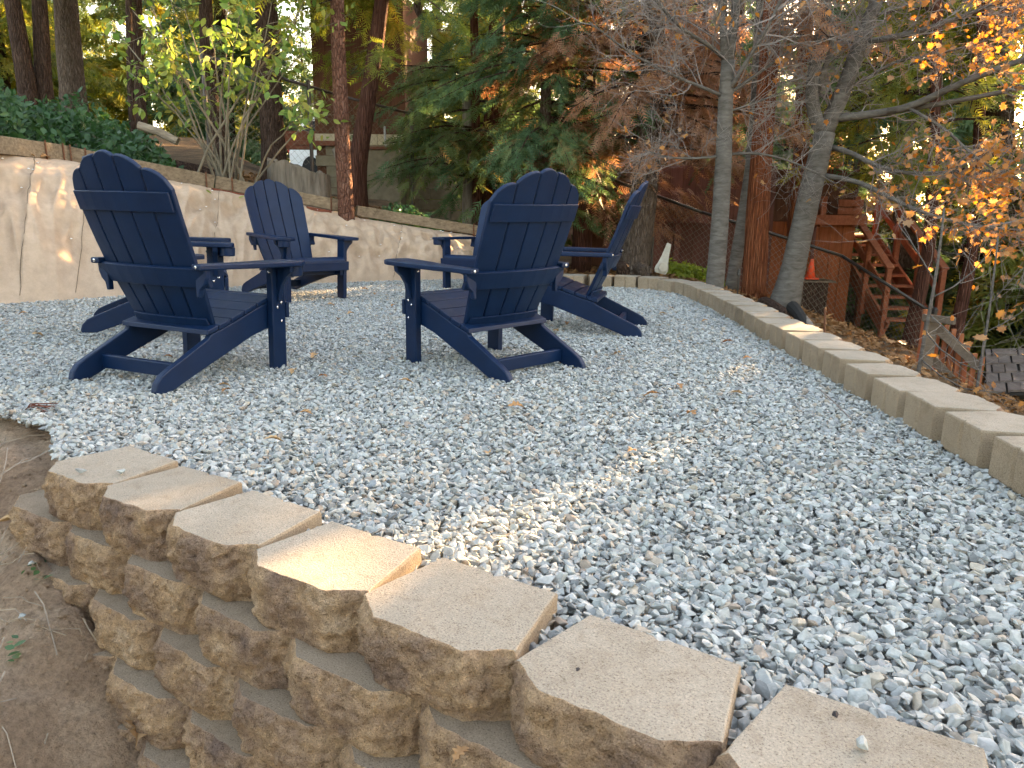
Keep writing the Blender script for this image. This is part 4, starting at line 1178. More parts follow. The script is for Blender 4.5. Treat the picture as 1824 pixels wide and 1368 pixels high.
maple('straight grey maple trunk forking in two, almost leafless, beside the edging',
      [(1272, 520, 7.33), (1281, 420, 7.33), (1288, 310, 7.33), (1292, 190, 7.33), (1297, 108, 7.33)], [.10, .088, .082, .072, .062],
      [([(1293, 118, 7.33), (1288, 60, 7.33), (1286, -50, 7.35)], .042, .034),
       ([(1298, 112, 7.33), (1306, 50, 7.33), (1318, -50, 7.3)], .05, .04),
       ([(1292, 172, 7.33), (1322, 122, 7.2), (1380, 30, 7.05), (1402, -30, 7)], .022, .012),
       ([(1294, 170, 7.33), (1350, 132, 7.45), (1392, 100, 7.5), (1440, 70, 7.55)], .018, .008),
       ([(1290, 104, 7.33), (1262, 74, 7.2), (1238, 70, 7.1), (1200, 42, 7.0), (1158, -14, 6.9)], .022, .013),
       ([(1290, 172, 7.33), (1252, 156, 7.2), (1200, 136, 7.1), (1130, 100, 7.0), (1050, 40, 6.9)], .018, .008),
       ([(1286, 278, 7.33), (1250, 281, 7.3), (1200, 286, 7.2), (1150, 268, 7.1)], .014, .006),
       ([(1289, 276, 7.33), (1350, 270, 7.4), (1420, 290, 7.5), (1490, 328, 7.5)], .015, .007),
       ([(1290, 200, 7.33), (1330, 190, 7.5), (1400, 160, 7.6), (1450, 150, 7.7)], .012, .006)], 32, 14, 190, 'maple', None, .058, 'maple_tree')
maple('thin bare sapling standing outside the right edging in front of the board fence',
      [(1636, 655, 5.0), (1655, 560, 5.0), (1672, 470, 5.0), (1682, 370, 5.0)], [.016, .013, .010, .006],
      [([(1655, 560, 5.0), (1700, 600, 4.9), (1740, 640, 4.8)], .006, .003), ([(1660, 530, 5.0), (1720, 500, 5.1), (1770, 440, 5.1)], .006, .003),
       ([(1648, 590, 5.0), (1690, 640, 4.8), (1760, 665, 4.7)], .006, .003), ([(1664, 500, 5), (1630, 440, 5.1), (1600, 400, 5.2)], .005, .003),
       ([(1640, 640, 5.0), (1700, 690, 4.7), (1780, 700, 4.6)], .006, .003)], 33, 4, 60, 'maple', None, .06, 'sapling')
maple('second thin bare sapling behind the board fence at the right edge',
      [(1748, 640, 6.2), (1762, 560, 6.2), (1772, 480, 6.2), (1778, 420, 6.2)], [.014, .012, .008, .006],
      [([(1764, 540, 6.2), (1800, 500, 6.1), (1830, 470, 6.1)], .005, .003), ([(1758, 590, 6.2), (1800, 570, 6.2), (1840, 540, 6.2)], .005, .003)], 34, 4, 30, 'maple', None, .06, 'sapling')

# ------------------------------------------------------------------ lime-leaved shrub on the bank
r = np.random.default_rng(41)
sb = at(405, 292, 8.4); sb[2] = tz(sb[0], sb[1])
shrub = thing('lime_shrub', sb, 'many-stemmed shrub with lime green leaves on the bank above the timber', 'shrub')
LP, LD = [], []
ends = [(205, 50), (235, 15), (232, 128), (285, 85), (330, 135), (330, 20), (372, 60), (400, 105), (425, 20), (462, 55), (500, 95), (530, 25), (590, 25), (548, 185), (570, 205), (360, 160), (300, -20), (410, -40), (490, -30), (560, -30), (250, -30)]
for i, (u, v) in enumerate(ends):
    e = at(u, v, 8.15 + r.uniform(-.7, .5)); b0 = sb + np.array([r.normal(0, .16), r.normal(0, .10), -.03])
    c1 = b0 + (e - b0)*.35 + np.array([r.normal(0, .05), 0, .14]) - np.array([(e - b0)[0]*.12, 0, 0])
    c2 = b0 + (e - b0)*.72 + np.array([r.normal(0, .06), 0, .10])
    ts = np.linspace(0, 1, 9)[:, None]
    pts = (1-ts)**3*b0 + 3*(1-ts)**2*ts*c1 + 3*(1-ts)*ts**2*c2 + ts**3*e + r.normal(0, .012, (9, 3))
    pts[0] = b0
    mb = MB(); mb.tube(pts, np.linspace(.017, .004, 9)*r.uniform(.6, 1.15), 6); mb.build('stem', M['stem'], shrub, smooth=True)
    tips = []; tw = MB(); twigs(tw, pts[4:], .004, r, 5, .18, .5, 1, tips)
    if tw.v:
        o = tw.build('twigs', M['stem'], shrub); o['kind'] = 'stuff'
    for p, d in tips:
        if r.uniform() < (.95 if v < 60 else .7):
            for _ in range(1): LP.append(p + r.normal(0, .035, 3)); LD.append(d)
    for t in np.linspace(.64, 1, 6):
        p = np.array([np.interp(t, np.linspace(0, 1, 9), pts[:, k]) for k in range(3)]); LP.append(p + r.normal(0, .02, 3)); LD.append(e - b0)
LP, LD = np.array(LP), np.array(LD); k = lit_keep(LP, -.06) | True
n = len(LP)
LD = LD/np.linalg.norm(LD, axis=1)[:, None]*.5 + r.normal(0, .55, (n, 3)) + np.array([0, 0, -.45])
leaf_obj('leaves', 'ovate', LP, frames(LD, r.normal(0, .5, (n, 3)) + np.array([0, -.2, 1])), .094*r.uniform(.6, 1.25, n), r.uniform(0, 1, n), M['lime'], shrub)['kind'] = 'stuff'

# ------------------------------------------------------------------ bramble, ivy and litter (ground cover)
def cover(name, label, cat, pts, hfun, mat, kind, size, seed, lean=.5, flat=False):
    r = np.random.default_rng(seed); X, Y = pts; n = len(X)
    h = hfun(X, Y, r)
    P = np.stack([X, Y, terrain(X, Y) + h], 1)
    if flat: d = r.normal(0, 1, (n, 3))*np.array([1, 1, .25]); up_ = np.array([0, 0, 1.]) + r.normal(0, .35, (n, 3))
    else: d = r.normal(0, .7, (n, 3)) + np.array([.15, -.35, -.2]); up_ = r.normal(0, lean, (n, 3)) + np.array([.1, -.5, .9])
    tone = np.array([noise.noise(Vector((x*1.3, y*1.3, seed))) for x, y in zip(X, Y)])*.5 + .45
    rnd = np.clip(tone*.7 + .3*r.uniform(0, 1, n), 0, 1)
    o = leaf_obj(name, kind, P, frames(d, up_), size*r.uniform(.5, 1.3, n), rnd, M[mat])
    return tag(o, label, cat, kind='stuff')
r = np.random.default_rng(51)
def scatter(n, x0, x1, y0, y1, cond, seed):
    r = np.random.default_rng(seed); X = r.uniform(x0, x1, n*4); Y = r.uniform(y0, y1, n*4)
    k = cond(X, Y); X, Y = X[k][:n], Y[k][:n]; return X, Y
def su(X, Y): return poly_project(X, Y)[0]
def pxu(X, Y): return 912 + FPX*X/Y/math.cos(PITCH)*.985
brm = lambda X, Y: (su(X, Y) > 1.02) & (su(X, Y) < 3.9) & (X > -9) & (pxu(X, Y) < 345)
def brh(X, Y, r):
    s = su(X, Y); u = pxu(X, Y)
    top = np.interp(u, [-200, 0, 120, 230, 300, 345], [1.0, .95, .82, .66, .40, .10])*sstep(.98, 1.6, s)
    lump = np.array([noise.noise(Vector((x*1.7, y*1.7, 2))) for x, y in zip(X, Y)])
    return np.maximum(.02, top*(.75 + .7*lump))*r.uniform(.12, 1, len(X))**.6
cover('bramble', 'dark green bramble thicket covering the slope at upper left', 'bramble', scatter(19000, -9, -2.4, 5.2, 11.5, brm, 61), brh, 'ivy', 'ovate', .085, 62)
ivy = lambda X, Y: (su(X, Y) > 1.02) & (su(X, Y) < 2.3) & (pxu(X, Y) > 320) & (pxu(X, Y) < 600) & (np.abs(pxu(X, Y) - 545) > 25)
cover('ivy_patch', 'low ivy growing round the foot of the lime shrub and stump', 'ivy', scatter(4200, -3.6, -1.6, 7.3, 10.4, ivy, 63), lambda X, Y, r: r.uniform(.01, .13, len(X)), 'ivy', 'ovate', .07, 64)
ivy2 = lambda X, Y: ((X + 1.28)**2/.45**2 + (Y - 9.25)**2/.5**2 < 1)
cover('ivy_bush', 'ivy bush with curling stems on the bank left of the middle chair', 'ivy', scatter(1700, -2, -.4, 8.4, 10.2, ivy2, 65), lambda X, Y, r: r.uniform(.03, .36, len(X))*np.maximum(.2, 1 - ((X + 1.28)**2/.2 + (Y - 9.25)**2/.25)*.8), 'ivy', 'ovate', .07, 66)
yb = lambda X, Y: ((X - 2.32)**2/.42**2 + (Y - 9.75)**2/.3**2 < 1)
cover('yellow_ground_ivy', 'sunlit yellow-green plants at the foot of the chain-link fence', 'plants', scatter(800, 1.7, 3, 9.2, 10.4, yb, 67), lambda X, Y, r: r.uniform(.02, .2, len(X)), 'ygreen', 'ovate', .07, 68)
lit = lambda X, Y: (((X > 1.93) & (X < 7) & (Y > 2.2)) | ((Y > 8.35) & (X > -.3) & (X <= 1.95))) & (su(X, Y) < 4)
cover('leaf_litter', 'dry brown oak leaves carpeting the slope right of the edging', 'leaf litter', scatter(8500, -.3, 7, 2.2, 13, lit, 69), lambda X, Y, r: r.uniform(.0, .035, len(X)), 'litter', 'oak', .085, 70, flat=True)
lit2 = lambda X, Y: (su(X, Y) > 1.0) & (su(X, Y) < 5) & (pxu(X, Y) > 330) & (X < .6)
cover('leaf_litter', 'dry leaves scattered over the hillside behind the timbers', 'leaf litter', scatter(3200, -4.2, .6, 7.4, 13, lit2, 71), lambda X, Y, r: r.uniform(.0, .03, len(X)), 'litter', 'oak', .08, 72, flat=True)

# ------------------------------------------------------------------ stump, logs, ornament
b = at(535, 338, 9.0); b[2] = tz(b[0], b[1]) - .04
st = thing('tree_stump', b, 'old hollow grey tree stump with dark rotten middle on the bank', 'stump')
n = 44; mb = MB(); zs = [0, .06, .14, .24, .34, .44, .54]; R0 = []
for i in range(n):
    a = 2*math.pi*i/n; cx_, sy_ = math.cos(a), math.sin(a)
    R0.append((a, .36*(1 + .16*noise.noise(Vector((cx_*2.4, sy_*2.4, 5))) + .07*noise.noise(Vector((cx_*7, sy_*7, 2)))), .54 + .10*noise.noise(Vector((cx_*2.1, sy_*2.1, 8))) + .035*noise.noise(Vector((cx_*6, sy_*6, 3))) - .09*cx_))
for zi, z in enumerate(zs):
    for a, rr_, tp__ in R0:
        f_ = z/.54; k = 1.30 - .30*min(1, f_*4)**.6 - .06*f_ + .03*noise.noise(Vector((math.cos(a)*6, math.sin(a)*6, z*9)))
        mb.v.append((b[0] + rr_*k*math.cos(a), b[1] + rr_*k*math.sin(a)*.9, b[2] + f_*tp__))
for z, k in ((.97, .80), (.3, .62)):
    for a, rr_, tp__ in R0: mb.v.append((b[0] + rr_*k*math.cos(a), b[1] + rr_*k*math.sin(a)*.9, b[2] + z*tp__))
for q in range(8):
    for i in range(n):
        j = (i + 1) % n; mb.f.append((q*n + i, q*n + j, (q+1)*n + j, (q+1)*n + i))
mb.build('shell', M['deadwood'], st)
m2 = MB(); m2.lathe([(.25, 0), (.24, .40), (.10, .44)], 16, b); m2.build('rotten_core', M['bark_dark'], st)
m3 = MB(); a0, a1 = at(598, 265, 8.95), at(618, 330, 8.9); m3.tube([a0, (a0+a1)/2 + np.array([.02, 0, 0]), a1 - np.array([0, 0, .04])], [.05, .06, .045], 6); m3.build('splinter', M['deadwood'], st)
def log(label, p0, p1, r0, r1, mat='log', name='fallen_log', seed=1):
    p0, p1 = np.array(p0), np.array(p1)
    if name == 'fallen_log':
        for p, r_ in ((p0, r0), (p1, r1)): p[2] = max(tz(p[0], p[1]) + r_*.8, p[2] - .12 if 'sloping' in label else -9)
    mid = (np.array(p0) + np.array(p1))/2
    mb = trunk_mb([p0, mid + np.array([0, 0, .02]), p1], [r0, (r0 + r1)/2, r1], seed, 10, .12, .08)
    o = mb.build(name, M[mat], None, smooth=False); return tag(o, label, 'log')
log('pale bleached log lying in front of the bramble behind the near left chair', at(135, 252, 7.3), at(216, 256, 7.45), .05, .045, seed=2)
log('pale peeled branch sloping down out of the bramble left of the shrub', at(245, 203, 8.6), at(315, 232, 8.6), .045, .045, seed=3)
log('thin white weathered pole lying behind the shrub', at(358, 246, 9.2), at(430, 232, 9.3), .022, .02, seed=4)
log('short pale log end lying left of the stump', at(428, 258, 8.9), at(446, 270, 8.7), .06, .06, seed=5)
log('dark rotten log lying behind the shrub and pale branch', at(300, 218, 9.6), at(390, 236, 9.8), .14, .13, 'bark_dark', seed=6)
log('cut log round lying behind the far edging beside the ornament', at(1138, 478, 8.5), at(1150, 486, 8.25), .075, .075, 'bark_fir', 'log_round', 7)
log('mossy log round left of the cut log behind the far edging', at(1105, 475, 8.6), at(1112, 484, 8.35), .075, .07, 'bark_dark', 'log_round', 8)
log('charred dark log end behind the right edging', at(1412, 548, 6.4), at(1440, 590, 6.0), .06, .035, 'char', 'burnt_log', 9)
log('twisted grey root beside the charred log behind the right edging', at(1422, 560, 6.3), at(1462, 604, 5.8), .04, .02, 'deadwood', 'dead_root', 10)
log('rotten wood piled at the foot of the leaning maple', at(1360, 540, 7.4), at(1400, 562, 6.9), .07, .05, 'bark_dark', 'rotten_wood', 11)
o_b = at(1176, 487, 8.3)
orn = thing('garden_ornament', o_b, 'pale cast concrete tapered ornament leaning behind the far corner of the edging', 'ornament')
mb = MB(); mb.lathe([(.085, 0), (.10, .04), (.098, .07), (.075, .12), (.055, .20), (.036, .33), (.034, .335)], 4, (0, 0, 0))
Rm_ = Matrix.Rotation(R(14), 3, 'Y') @ Matrix.Rotation(R(30), 3, 'Z'); mb.v = [tuple(np.array(Rm_ @ Vector(q)) + o_b) for q in mb.v]; mb.build('body', M['castst'], orn, bevel=.008)
mb = MB(); mb.lathe([(.05, 0), (.05, .02)], 14); Rm2 = Matrix.Rotation(R(90), 3, 'X'); mb.v = [tuple(np.array(Rm2 @ Vector(q)) + o_b + np.array([.012, -.072, .075])) for q in mb.v]; mb.build('boss', M['castst'], orn)

# ------------------------------------------------------------------ chain-link fences
def fence(label, top, hgt, posts, rail_mat, cell=.075, wire=.0016, ground_dz=0):
    """top: list of top-rail points; wire mesh hangs hgt below"""
    top = [np.array(p) for p in top]; root = thing('chain_link_fence', (top[0][0], top[0][1], top[0][2] - hgt), label, 'fence')
    L = np.r_[0, np.cumsum([np.linalg.norm((top[i+1] - top[i])[:2]) for i in range(len(top) - 1)])]
    P = lambda s: np.array([np.interp(s, L, [p[k] for p in top]) for k in range(3)])
    for i in range(len(top) - 1):
        mb = MB(); mb.tube([top[i], top[i+1]], .021, 8); mb.build('top_rail', M[rail_mat], root, smooth=True)
    for s in posts:
        p = P(s); mb = MB(); mb.tube([p + np.array([0, 0, .05]), p - np.array([0, 0, hgt + .3])], .028, 8); mb.lathe([(.034, .045), (.034, .06), (.012, .085)], 8, p); mb.build('post', M[rail_mat], root, smooth=False)
    mb = MB(); s = -hgt
    while s < L[-1]:
        for sg in (0, 1):
            a, b_ = (s, s + hgt) if sg else (s + hgt, s)
            n_ = 5; pts = []
            for k in range(n_ + 1):
                q = a + (b_ - a)*k/n_
                if 0 <= q <= L[-1]: pts.append(P(q) - np.array([0, 0, hgt*(1 - k/n_)]) + np.array([0, .003*sg, 0]))
            if len(pts) > 1: mb.tube(pts, wire, 3, False)
        s += cell
    o = mb.build('wire_mesh', M['wire'], root); o['kind'] = 'stuff'
    return root
fence('brown chain-link fence on the hill in front of the brown house', [at(360, 98, 10.6), at(478, 132, 11.0), at(615, 173, 11.6), at(743, 205, 12.4), at(880, 241, 13.0), at(1075, 305, 13.6)], 1.1, [0, 1.4, 3.08, 5.2], 'rail', .10)
fence('chain-link fence on the lower right with black post, running down beside the stairs', [at(1085, 318, 10.9), at(1160, 345, 10.7), at(1250, 378, 10.4), at(1330, 402, 10.2), at(1420, 430, 10.1), at(1500, 456, 10.0), at(1665, 560, 9.2)], 1.05, [.65, 4.3, 5.6], 'black_pipe', .085, .0022)
mb = MB(); mb.tube([at(1468, 600, 6.0), at(1470, 548, 6.0)], .009, 6); o = mb.build('garden_stake', M['rust'], None); tag(o, 'thin rusty stake standing behind the right edging by the black fence post', 'stake')
mb = MB(); a_ = at(1313, 527, 7.3); mb.tube([a_, a_ + np.array([0, 0, .24])], .006, 6); mb.tube([a_ + np.array([0, 0, .2]), a_ + np.array([0, 0, .26])], [.02, .012], 8); o = mb.build('path_light', M['black_pipe'], None); tag(o, 'small dark stake light behind the edging between two trunks', 'stake light')

# ------------------------------------------------------------------ brown house behind the hill fence
def board_wall(root, pa, pb, z0, z1, w, mat, name='siding_board', th=.02, gap_=.008):
    pa, pb = np.array(pa[:2]), np.array(pb[:2]); d = pb - pa; L = np.linalg.norm(d); d /= L; nrm = np.array([d[1], -d[0]])
    n = max(1, int(round(L/w))); w = L/n
    for i in range(n):
        c = pa + d*(i + .5)*w
        mb = MB(); a = [c - d*(w/2 - gap_/2), c + d*(w/2 - gap_/2)]
        dz = random.uniform(-.004, .004)
        P = [(*(a[i_] + nrm*(th + dz)*j_), z) for z in (z0, z1) for i_ in (0, 1) for j_ in (0, 1)]
        mb.add(P, [(0, 1, 3, 2), (4, 6, 7, 5), (0, 4, 5, 1), (2, 3, 7, 6), (0, 2, 6, 4), (1, 5, 7, 3)])
        mb.build(name, M[mat], root)
def wallbox(root, pa, pb, z0, z1, th, mat, name):
    pa, pb = np.array(pa[:2]), np.array(pb[:2]); d = (pb - pa)/np.linalg.norm(pb - pa); nrm = np.array([-d[1], d[0]])
    mb = MB(); P = [(*(p + nrm*th*j), z) for z in (z0, z1) for p in (pa, pb) for j in (0, 1)]
    mb.add(P, [(0, 1, 3, 2), (4, 6, 7, 5), (0, 4, 5, 1), (2, 3, 7, 6), (0, 2, 6, 4), (1, 5, 7, 3)]); return mb.build(name, M[mat], root)
HY = 15.0
hl, hr = at(562, 240, HY), at(722, 240, HY); zsill = at(640, 239, HY)[2]; zg = tz(-2, HY) - .3
house = thing('brown_house', (hl[0], HY, zg), 'brown board-sided house on a cream block foundation behind the hill fence', 'house')
board_wall(house, hl, hr, zsill, zsill + 2.6, .24, 'siding')
wallbox(house, hl + np.array([0, .03, 0]), hr + np.array([.0, .03, 0]), zg, zsill + 2.6, 4.0, 'siding', 'wall')
zb = zsill
for rr_ in range(8):
    for cc in range(8):
        x0 = hl[0] + cc*.40 + (.2 if rr_ % 2 else 0); x1 = min(x0 + .39, hr[0] + 1.6)
        mb = MB(); mb.box(((x0 + x1)/2, HY - .03 + random.uniform(-.003, .003), zb - .2*rr_ - .1), (x1 - x0, .08, .19)); mb.build('foundation_block', M['cmu_pale' if rr_ == 0 else 'cmu'], house)
ztr = at(560, 256, HY)[2]
mb = MB(); mb.bar((hl[0] - .4, HY - .12, ztr), (at(640, 256, HY)[0], HY - .12, ztr), .1, .09); mb.build('ledge', M['trim'], house, bevel=.004)
zl = at(690, 270, HY)[2]; mb = MB(); mb.bar((at(650, 270, HY)[0], HY - .45, zl), (at(723, 270, HY)[0], HY - .45, zl), .8, .05); mb.build('ledge', M['trim'], house, bevel=.004)
xa, xb = at(655, 300, HY)[0], at(723, 300, HY)[0]
wallbox(house, (xa, HY - .8), (xb, HY - .8), zg, zl - .03, .7, 'cmu', 'block_planter')
mb = MB(); mb.tube([at(685, 225, HY - .1), at(686, 258, HY - .1), at(692, 264, HY - .1), at(740, 264, HY - .1), at(800, 262, HY - .1)], .02, 6); mb.build('conduit', M['pipe'], house, smooth=True)
mb = MB(); mb.bar(at(722, 245, HY - .1), at(850, 246, HY + .3), .1, .16); mb.build('deck_beam', M['trim'], house, bevel=.004)
mb = MB(); mb.bar(at(722, 231, HY - .1), at(850, 233, HY + .3), .1, .10); mb.build('deck_beam', M['trim'], house, bevel=.004)
mb = MB(); mb.bar(at(732, 248, HY - .3), at(790, 286, HY - .6), .07, .24); mb.build('stair_stringer', M['trim'], house, bevel=.004)
mb = MB(); mb.bar(at(728, 250, HY - .3), at(738, 300, HY - .3), .16, .16, (0, 1, 0)); mb.build('post', M['trim'], house, bevel=.004)
rf = at(640, 40, HY)
mb = MB(); z_ = zsill + 2.6; mb.add([(hl[0] - .6, HY - .7, z_ - .15), (hr[0] + .6, HY - .7, z_ - .15), (hr[0] + .6, HY + 2, z_ + 1.1), (hl[0] - .6, HY + 2, z_ + 1.1), (hl[0] - .6, HY - .7, z_), (hr[0] + .6, HY - .7, z_), (hr[0] + .6, HY + 2, z_ + 1.25), (hl[0] - .6, HY + 2, z_ + 1.25)], [(0, 1, 2, 3), (4, 5, 6, 7), (0, 1, 5, 4), (1, 2, 6, 5), (2, 3, 7, 6), (3, 0, 4, 7)]); mb.build('roof', M['shingle'], house)
# low red-brown wall and white car left of it
mb = MB(); a_, b_ = at(500, 240, 15.5), at(560, 240, 15.5); mb.box(((a_[0]+b_[0])/2, 15.5, at(530, 250, 15.5)[2]), (b_[0]-a_[0]+.3, .12, .35)); o = mb.build('low_wall', M['trim'], None, bevel=.01); tag(o, 'low red-brown wooden wall in front of the white car', 'wall')
cb = at(556, 262, 17.0); cb[2] = tz(cb[0], cb[1])
car = thing('parked_car', cb, 'white car parked beside the brown house, only its rear corner showing', 'car')
side = [(-2.1, .35), (-2.15, .75), (-2.05, 1.0), (-1.55, 1.45), (-.6, 1.55), (.4, 1.5), (1.1, 1.05), (2.0, .92), (2.15, .6), (2.1, .35)]
cxf = lambda x, y, z: (cb[0] + .9 + x*.75, cb[1] + y - x*.5 + .4, cb[2] + z)
mb = MB(); mb.prism(side, lambda q: cxf(q[0], -.82, q[1]), lambda q: cxf(q[0], .82, q[1])); mb.build('body', M['carwhite'], car, bevel=.06, seg=3)
win = [(-1.78, 1.02), (-1.45, 1.36), (-.6, 1.46), (.35, 1.41), (.9, 1.05)]
mb = MB(); mb.prism(win, lambda q: cxf(q[0], -.835, q[1]), lambda q: cxf(q[0], -.80, q[1])); mb.build('side_window', M['carglass'], car)
mb = MB(); mb.add([cxf(-2.07, -.62, 1.06), cxf(-2.07, .62, 1.06), cxf(-1.64, .55, 1.43), cxf(-1.64, -.55, 1.43)], [(0, 1, 2, 3)]); mb.build('rear_window', M['carglass'], car)
for s in (-1, 1):
    mb = MB(); mb.box(cxf(-2.13, s*.66, .86), (.12, .22, .2)); mb.build('tail_lamp', M['tail'], car, bevel=.02)
for x in (-1.35, 1.35):
    for s in (-1, 1):
        mb = MB(); mb.lathe([(.33, -.1), (.33, .1)], 18); mb.v = [cxf(x + q[0], s*.76 + q[2], .33 + q[1]) for q in mb.v]; w_ = mb.build('wheel', M['tyre'], car)

# ------------------------------------------------------------------ right-hand house, deck, stairs
RY = 12.6
p0, p1, p2 = at(1172, 300, RY + .5), at(1385, 300, RY + .2), at(1535, 300, RY)
zg = -1.6
hR = thing('red_house', (p1[0], RY, zg), 'red-brown board-sided house behind the lower chain-link fence', 'house')
board_wall(hR, p0, p1, zg, 1.55, .22, 'siding_p')
board_wall(hR, p1, p2, zg, at(1500, 396, RY)[2], .20, 'siding_r')
wallbox(hR, p0 + np.array([0, .04, 0]), p2 + np.array([0, .04, 0]), zg, 1.5, 2.2, 'siding', 'wall')
zd = at(1500, 392, RY)[2]
mb = MB(); mb.bar((p1[0] + .3, RY - .15, zd), (p2[0] + .1, RY - .15, zd), .1, .16); mb.build('deck_beam', M['stair'], hR, bevel=.005)
for v in (362, 376):
    z_ = at(1500, v, RY)[2]; mb = MB(); mb.bar((p1[0] + .9, RY - .2, z_), (p2[0], RY - .2, z_), .03, .11); mb.build('deck_rail', M['stair'], hR, bevel=.004)
for u in (1468, 1527):
    a_ = at(u, 350, RY - .1); mb = MB(); mb.bar(a_, (a_[0], a_[1], zd - .1), .09, .09, (0, 1, 0)); mb.build('rail_post', M['stair'], hR, bevel=.004)
a_ = at(1452, 400, RY - .05); mb = MB(); mb.tube([a_ + np.array([0, 0, .3]), a_ - np.array([0, 0, 1.4])], .03, 8); mb.build('downpipe', M['siding_p'], hR)
# deck left of the house
dk = thing('wooden_deck', (at(1120, 390, 12)[0], 12, -.3), 'shaded brown wooden deck with railing behind the profile chair and brown fir', 'deck')
for v, h in ((352, .10), (385, .16), (372, .05)):
    a_, b_ = at(1050, v - 4, 12.2), at(1280, v + 4, 11.8); mb = MB(); mb.bar(a_, b_, .06, h); mb.build('beam' if h > .1 else 'rail', M['siding_p'], dk, bevel=.004)
for u in (1052, 1085, 1120, 1170, 1180, 1210, 1285):
    a_ = at(u, 346, 12); mb = MB(); mb.bar(a_, (a_[0], a_[1], -.5), .09, .09, (0, 1, 0)); mb.build('post', M['siding_p'], dk, bevel=.004)
for k in range(8):
    a_ = at(1050 + k*8, 352, 12.2); b_ = at(1280, 385, 12)
for k in range(6):
    y_ = 12.2 + k*.16; a_ = at(1050, 383, 12.2); b_ = at(1280, 389, 12.2); mb = MB(); mb.bar((a_[0], y_ + .05, a_[2] + .08), (b_[0], y_ + .05, b_[2] + .08), .15, .03); mb.build('deck_board', M['siding_p'], dk)
mb = MB(); a_, b_ = at(1050, 420, 13.6), at(1280, 420, 13.6); mb.box(((a_[0] + b_[0])/2, 13.7, .3), (b_[0] - a_[0], .1, 2.0)); mb.build('back_wall', M['siding'], dk)
# stairs
sA, sB = np.array([6.15, 13.9, .43]), np.array([6.29, 11.7, -.98])
stt = thing('wooden_stairs', (sB[0], sB[1], sB[2]), 'red-stained open wooden stairs with handrails descending at the right', 'stairs')
wv = np.array([1.0, .06, 0])*.40
for s in (-1, 1):
    mb = MB(); mb.bar(sA + wv*s, sB + wv*s, .05, .26); mb.build('stringer', M['stair'], stt, bevel=.005)
    mb = MB(); mb.bar(sA + wv*s*1.1 + np.array([0, 0, .95]), sB + wv*s*1.1 + np.array([0, -.0, .95]), .12, .045); mb.build('handrail', M['stair'], stt, bevel=.005)
    mb = MB(); mb.bar(sA + wv*s*1.1 + np.array([0, 0, .55]), sB + wv*s*1.1 + np.array([0, 0, .55]), .035, .11); mb.build('mid_rail', M['stair'], stt, bevel=.005)
    for t in (.02, .36, .68, .98):
        c = sA + (sB - sA)*t + wv*s*1.1; mb = MB(); mb.bar(c + np.array([0, 0, .95]), c + np.array([0, 0, -.3 if t < .9 else -.6]), .08, .08, (0, 1, 0)); mb.build('baluster_post', M['stair'], stt, bevel=.004)
for k in range(9):
    c = sA + (sB - sA)*(k + .5)/9 + np.array([0, 0, .06]); mb = MB(); mb.box(c, (.78, .26, .04)); mb.build('tread', M['stair'], stt, bevel=.004)
mb = MB(); mb.box((5.75, 14.4, .40), (1.7, 1.1, .08)); mb.build('landing', M['stair'], stt, bevel=.004)
for x_ in (5.0, 6.5):
    mb = MB(); mb.bar((x_, 14.0, .4), (x_, 14.0, -2.2), .1, .1, (0, 1, 0)); mb.build('landing_post', M['stair'], stt)
# cone on a dark box step
cb = at(1443, 497, 11.6)
bxo = thing('wooden_step', (cb[0], cb[1], cb[2] - .75), 'dark wooden box step by the red house under the traffic cone', 'step')
mb = MB(); mb.box((cb[0], cb[1], cb[2] - .38), (.42, .42, .75)); mb.build('box', M['bark_dark'], bxo, bevel=.01)
mb = MB(); mb.box((cb[0] + .05, cb[1] - .02, cb[2] - .02), (.5, .46, .03)); mb.build('lid', M['fence_grey'], bxo, bevel=.005)
cn = thing('traffic_cone', cb, 'small orange traffic cone on the dark wooden step', 'traffic cone')
mb = MB(); mb.lathe([(.075, .018), (.022, .30), (.018, .305)], 18, cb); mb.build('cone_body', M['cone'], cn, smooth=True)
mb = MB(); mb.box(cb + np.array([0, 0, .009]), (.20, .20, .018)); mb.build('base', M['cone'], cn, bevel=.005)

# ------------------------------------------------------------------ board fence and shed at the right
bf = thing('board_fence', at(1695, 700, 6.6), 'red-brown vertical board fence with grey diagonal brace outside the right edging', 'fence')
fa, fb = at(1642, 555, 6.7), at(1757, 640, 6.3); n = 9
for i in range(n):
    t0, t1 = i/n, (i + 1)/n; c = fa + (fb - fa)*(t0 + t1)/2; w_ = (fb - fa)[0]/n
    top_ = c[2] + random.uniform(-.02, .02) + (.05 if i < 6 else -.02)
    mb = MB(); mb.box((c[0], c[1] + random.uniform(-.004, .004), (top_ - 1.9)/2), (w_*.96, .022, top_ + 1.9)); mb.build('board', M['fence_board'], bf, bevel=.003)
fy = np.array([0, -.06, 0])
for (u0, v0, u1, v1, w_) in ((1648, 565, 1745, 655, .07), (1662, 640, 1752, 735, .07), (1645, 565, 1700, 572, .06)):
    mb = MB(); mb.bar(at(u0, v0, 6.55), at(u1, v1, 6.25), .04, w_); mb.build('rail', M['fence_grey'], bf, bevel=.004)
for u, v in ((1660, 566, ), (1716, 612)):
    a_ = at(u, v, 6.5); mb = MB(); mb.bar(a_, (a_[0], a_[1], -1.9), .09, .07, (0, 1, 0)); mb.build('post', M['fence_grey'], bf, bevel=.004)
e0, e1 = at(1757, 702, 7.0), at(1980, 690, 7.0); r0_, r1_ = at(1755, 622, 8.3), at(1960, 618, 8.3)
shed = thing('garden_shed', (e0[0], 7.4, -2.8), 'low dark shed with a grey-brown shake roof beyond the right edging', 'shed')
NR, NC = 5, 9
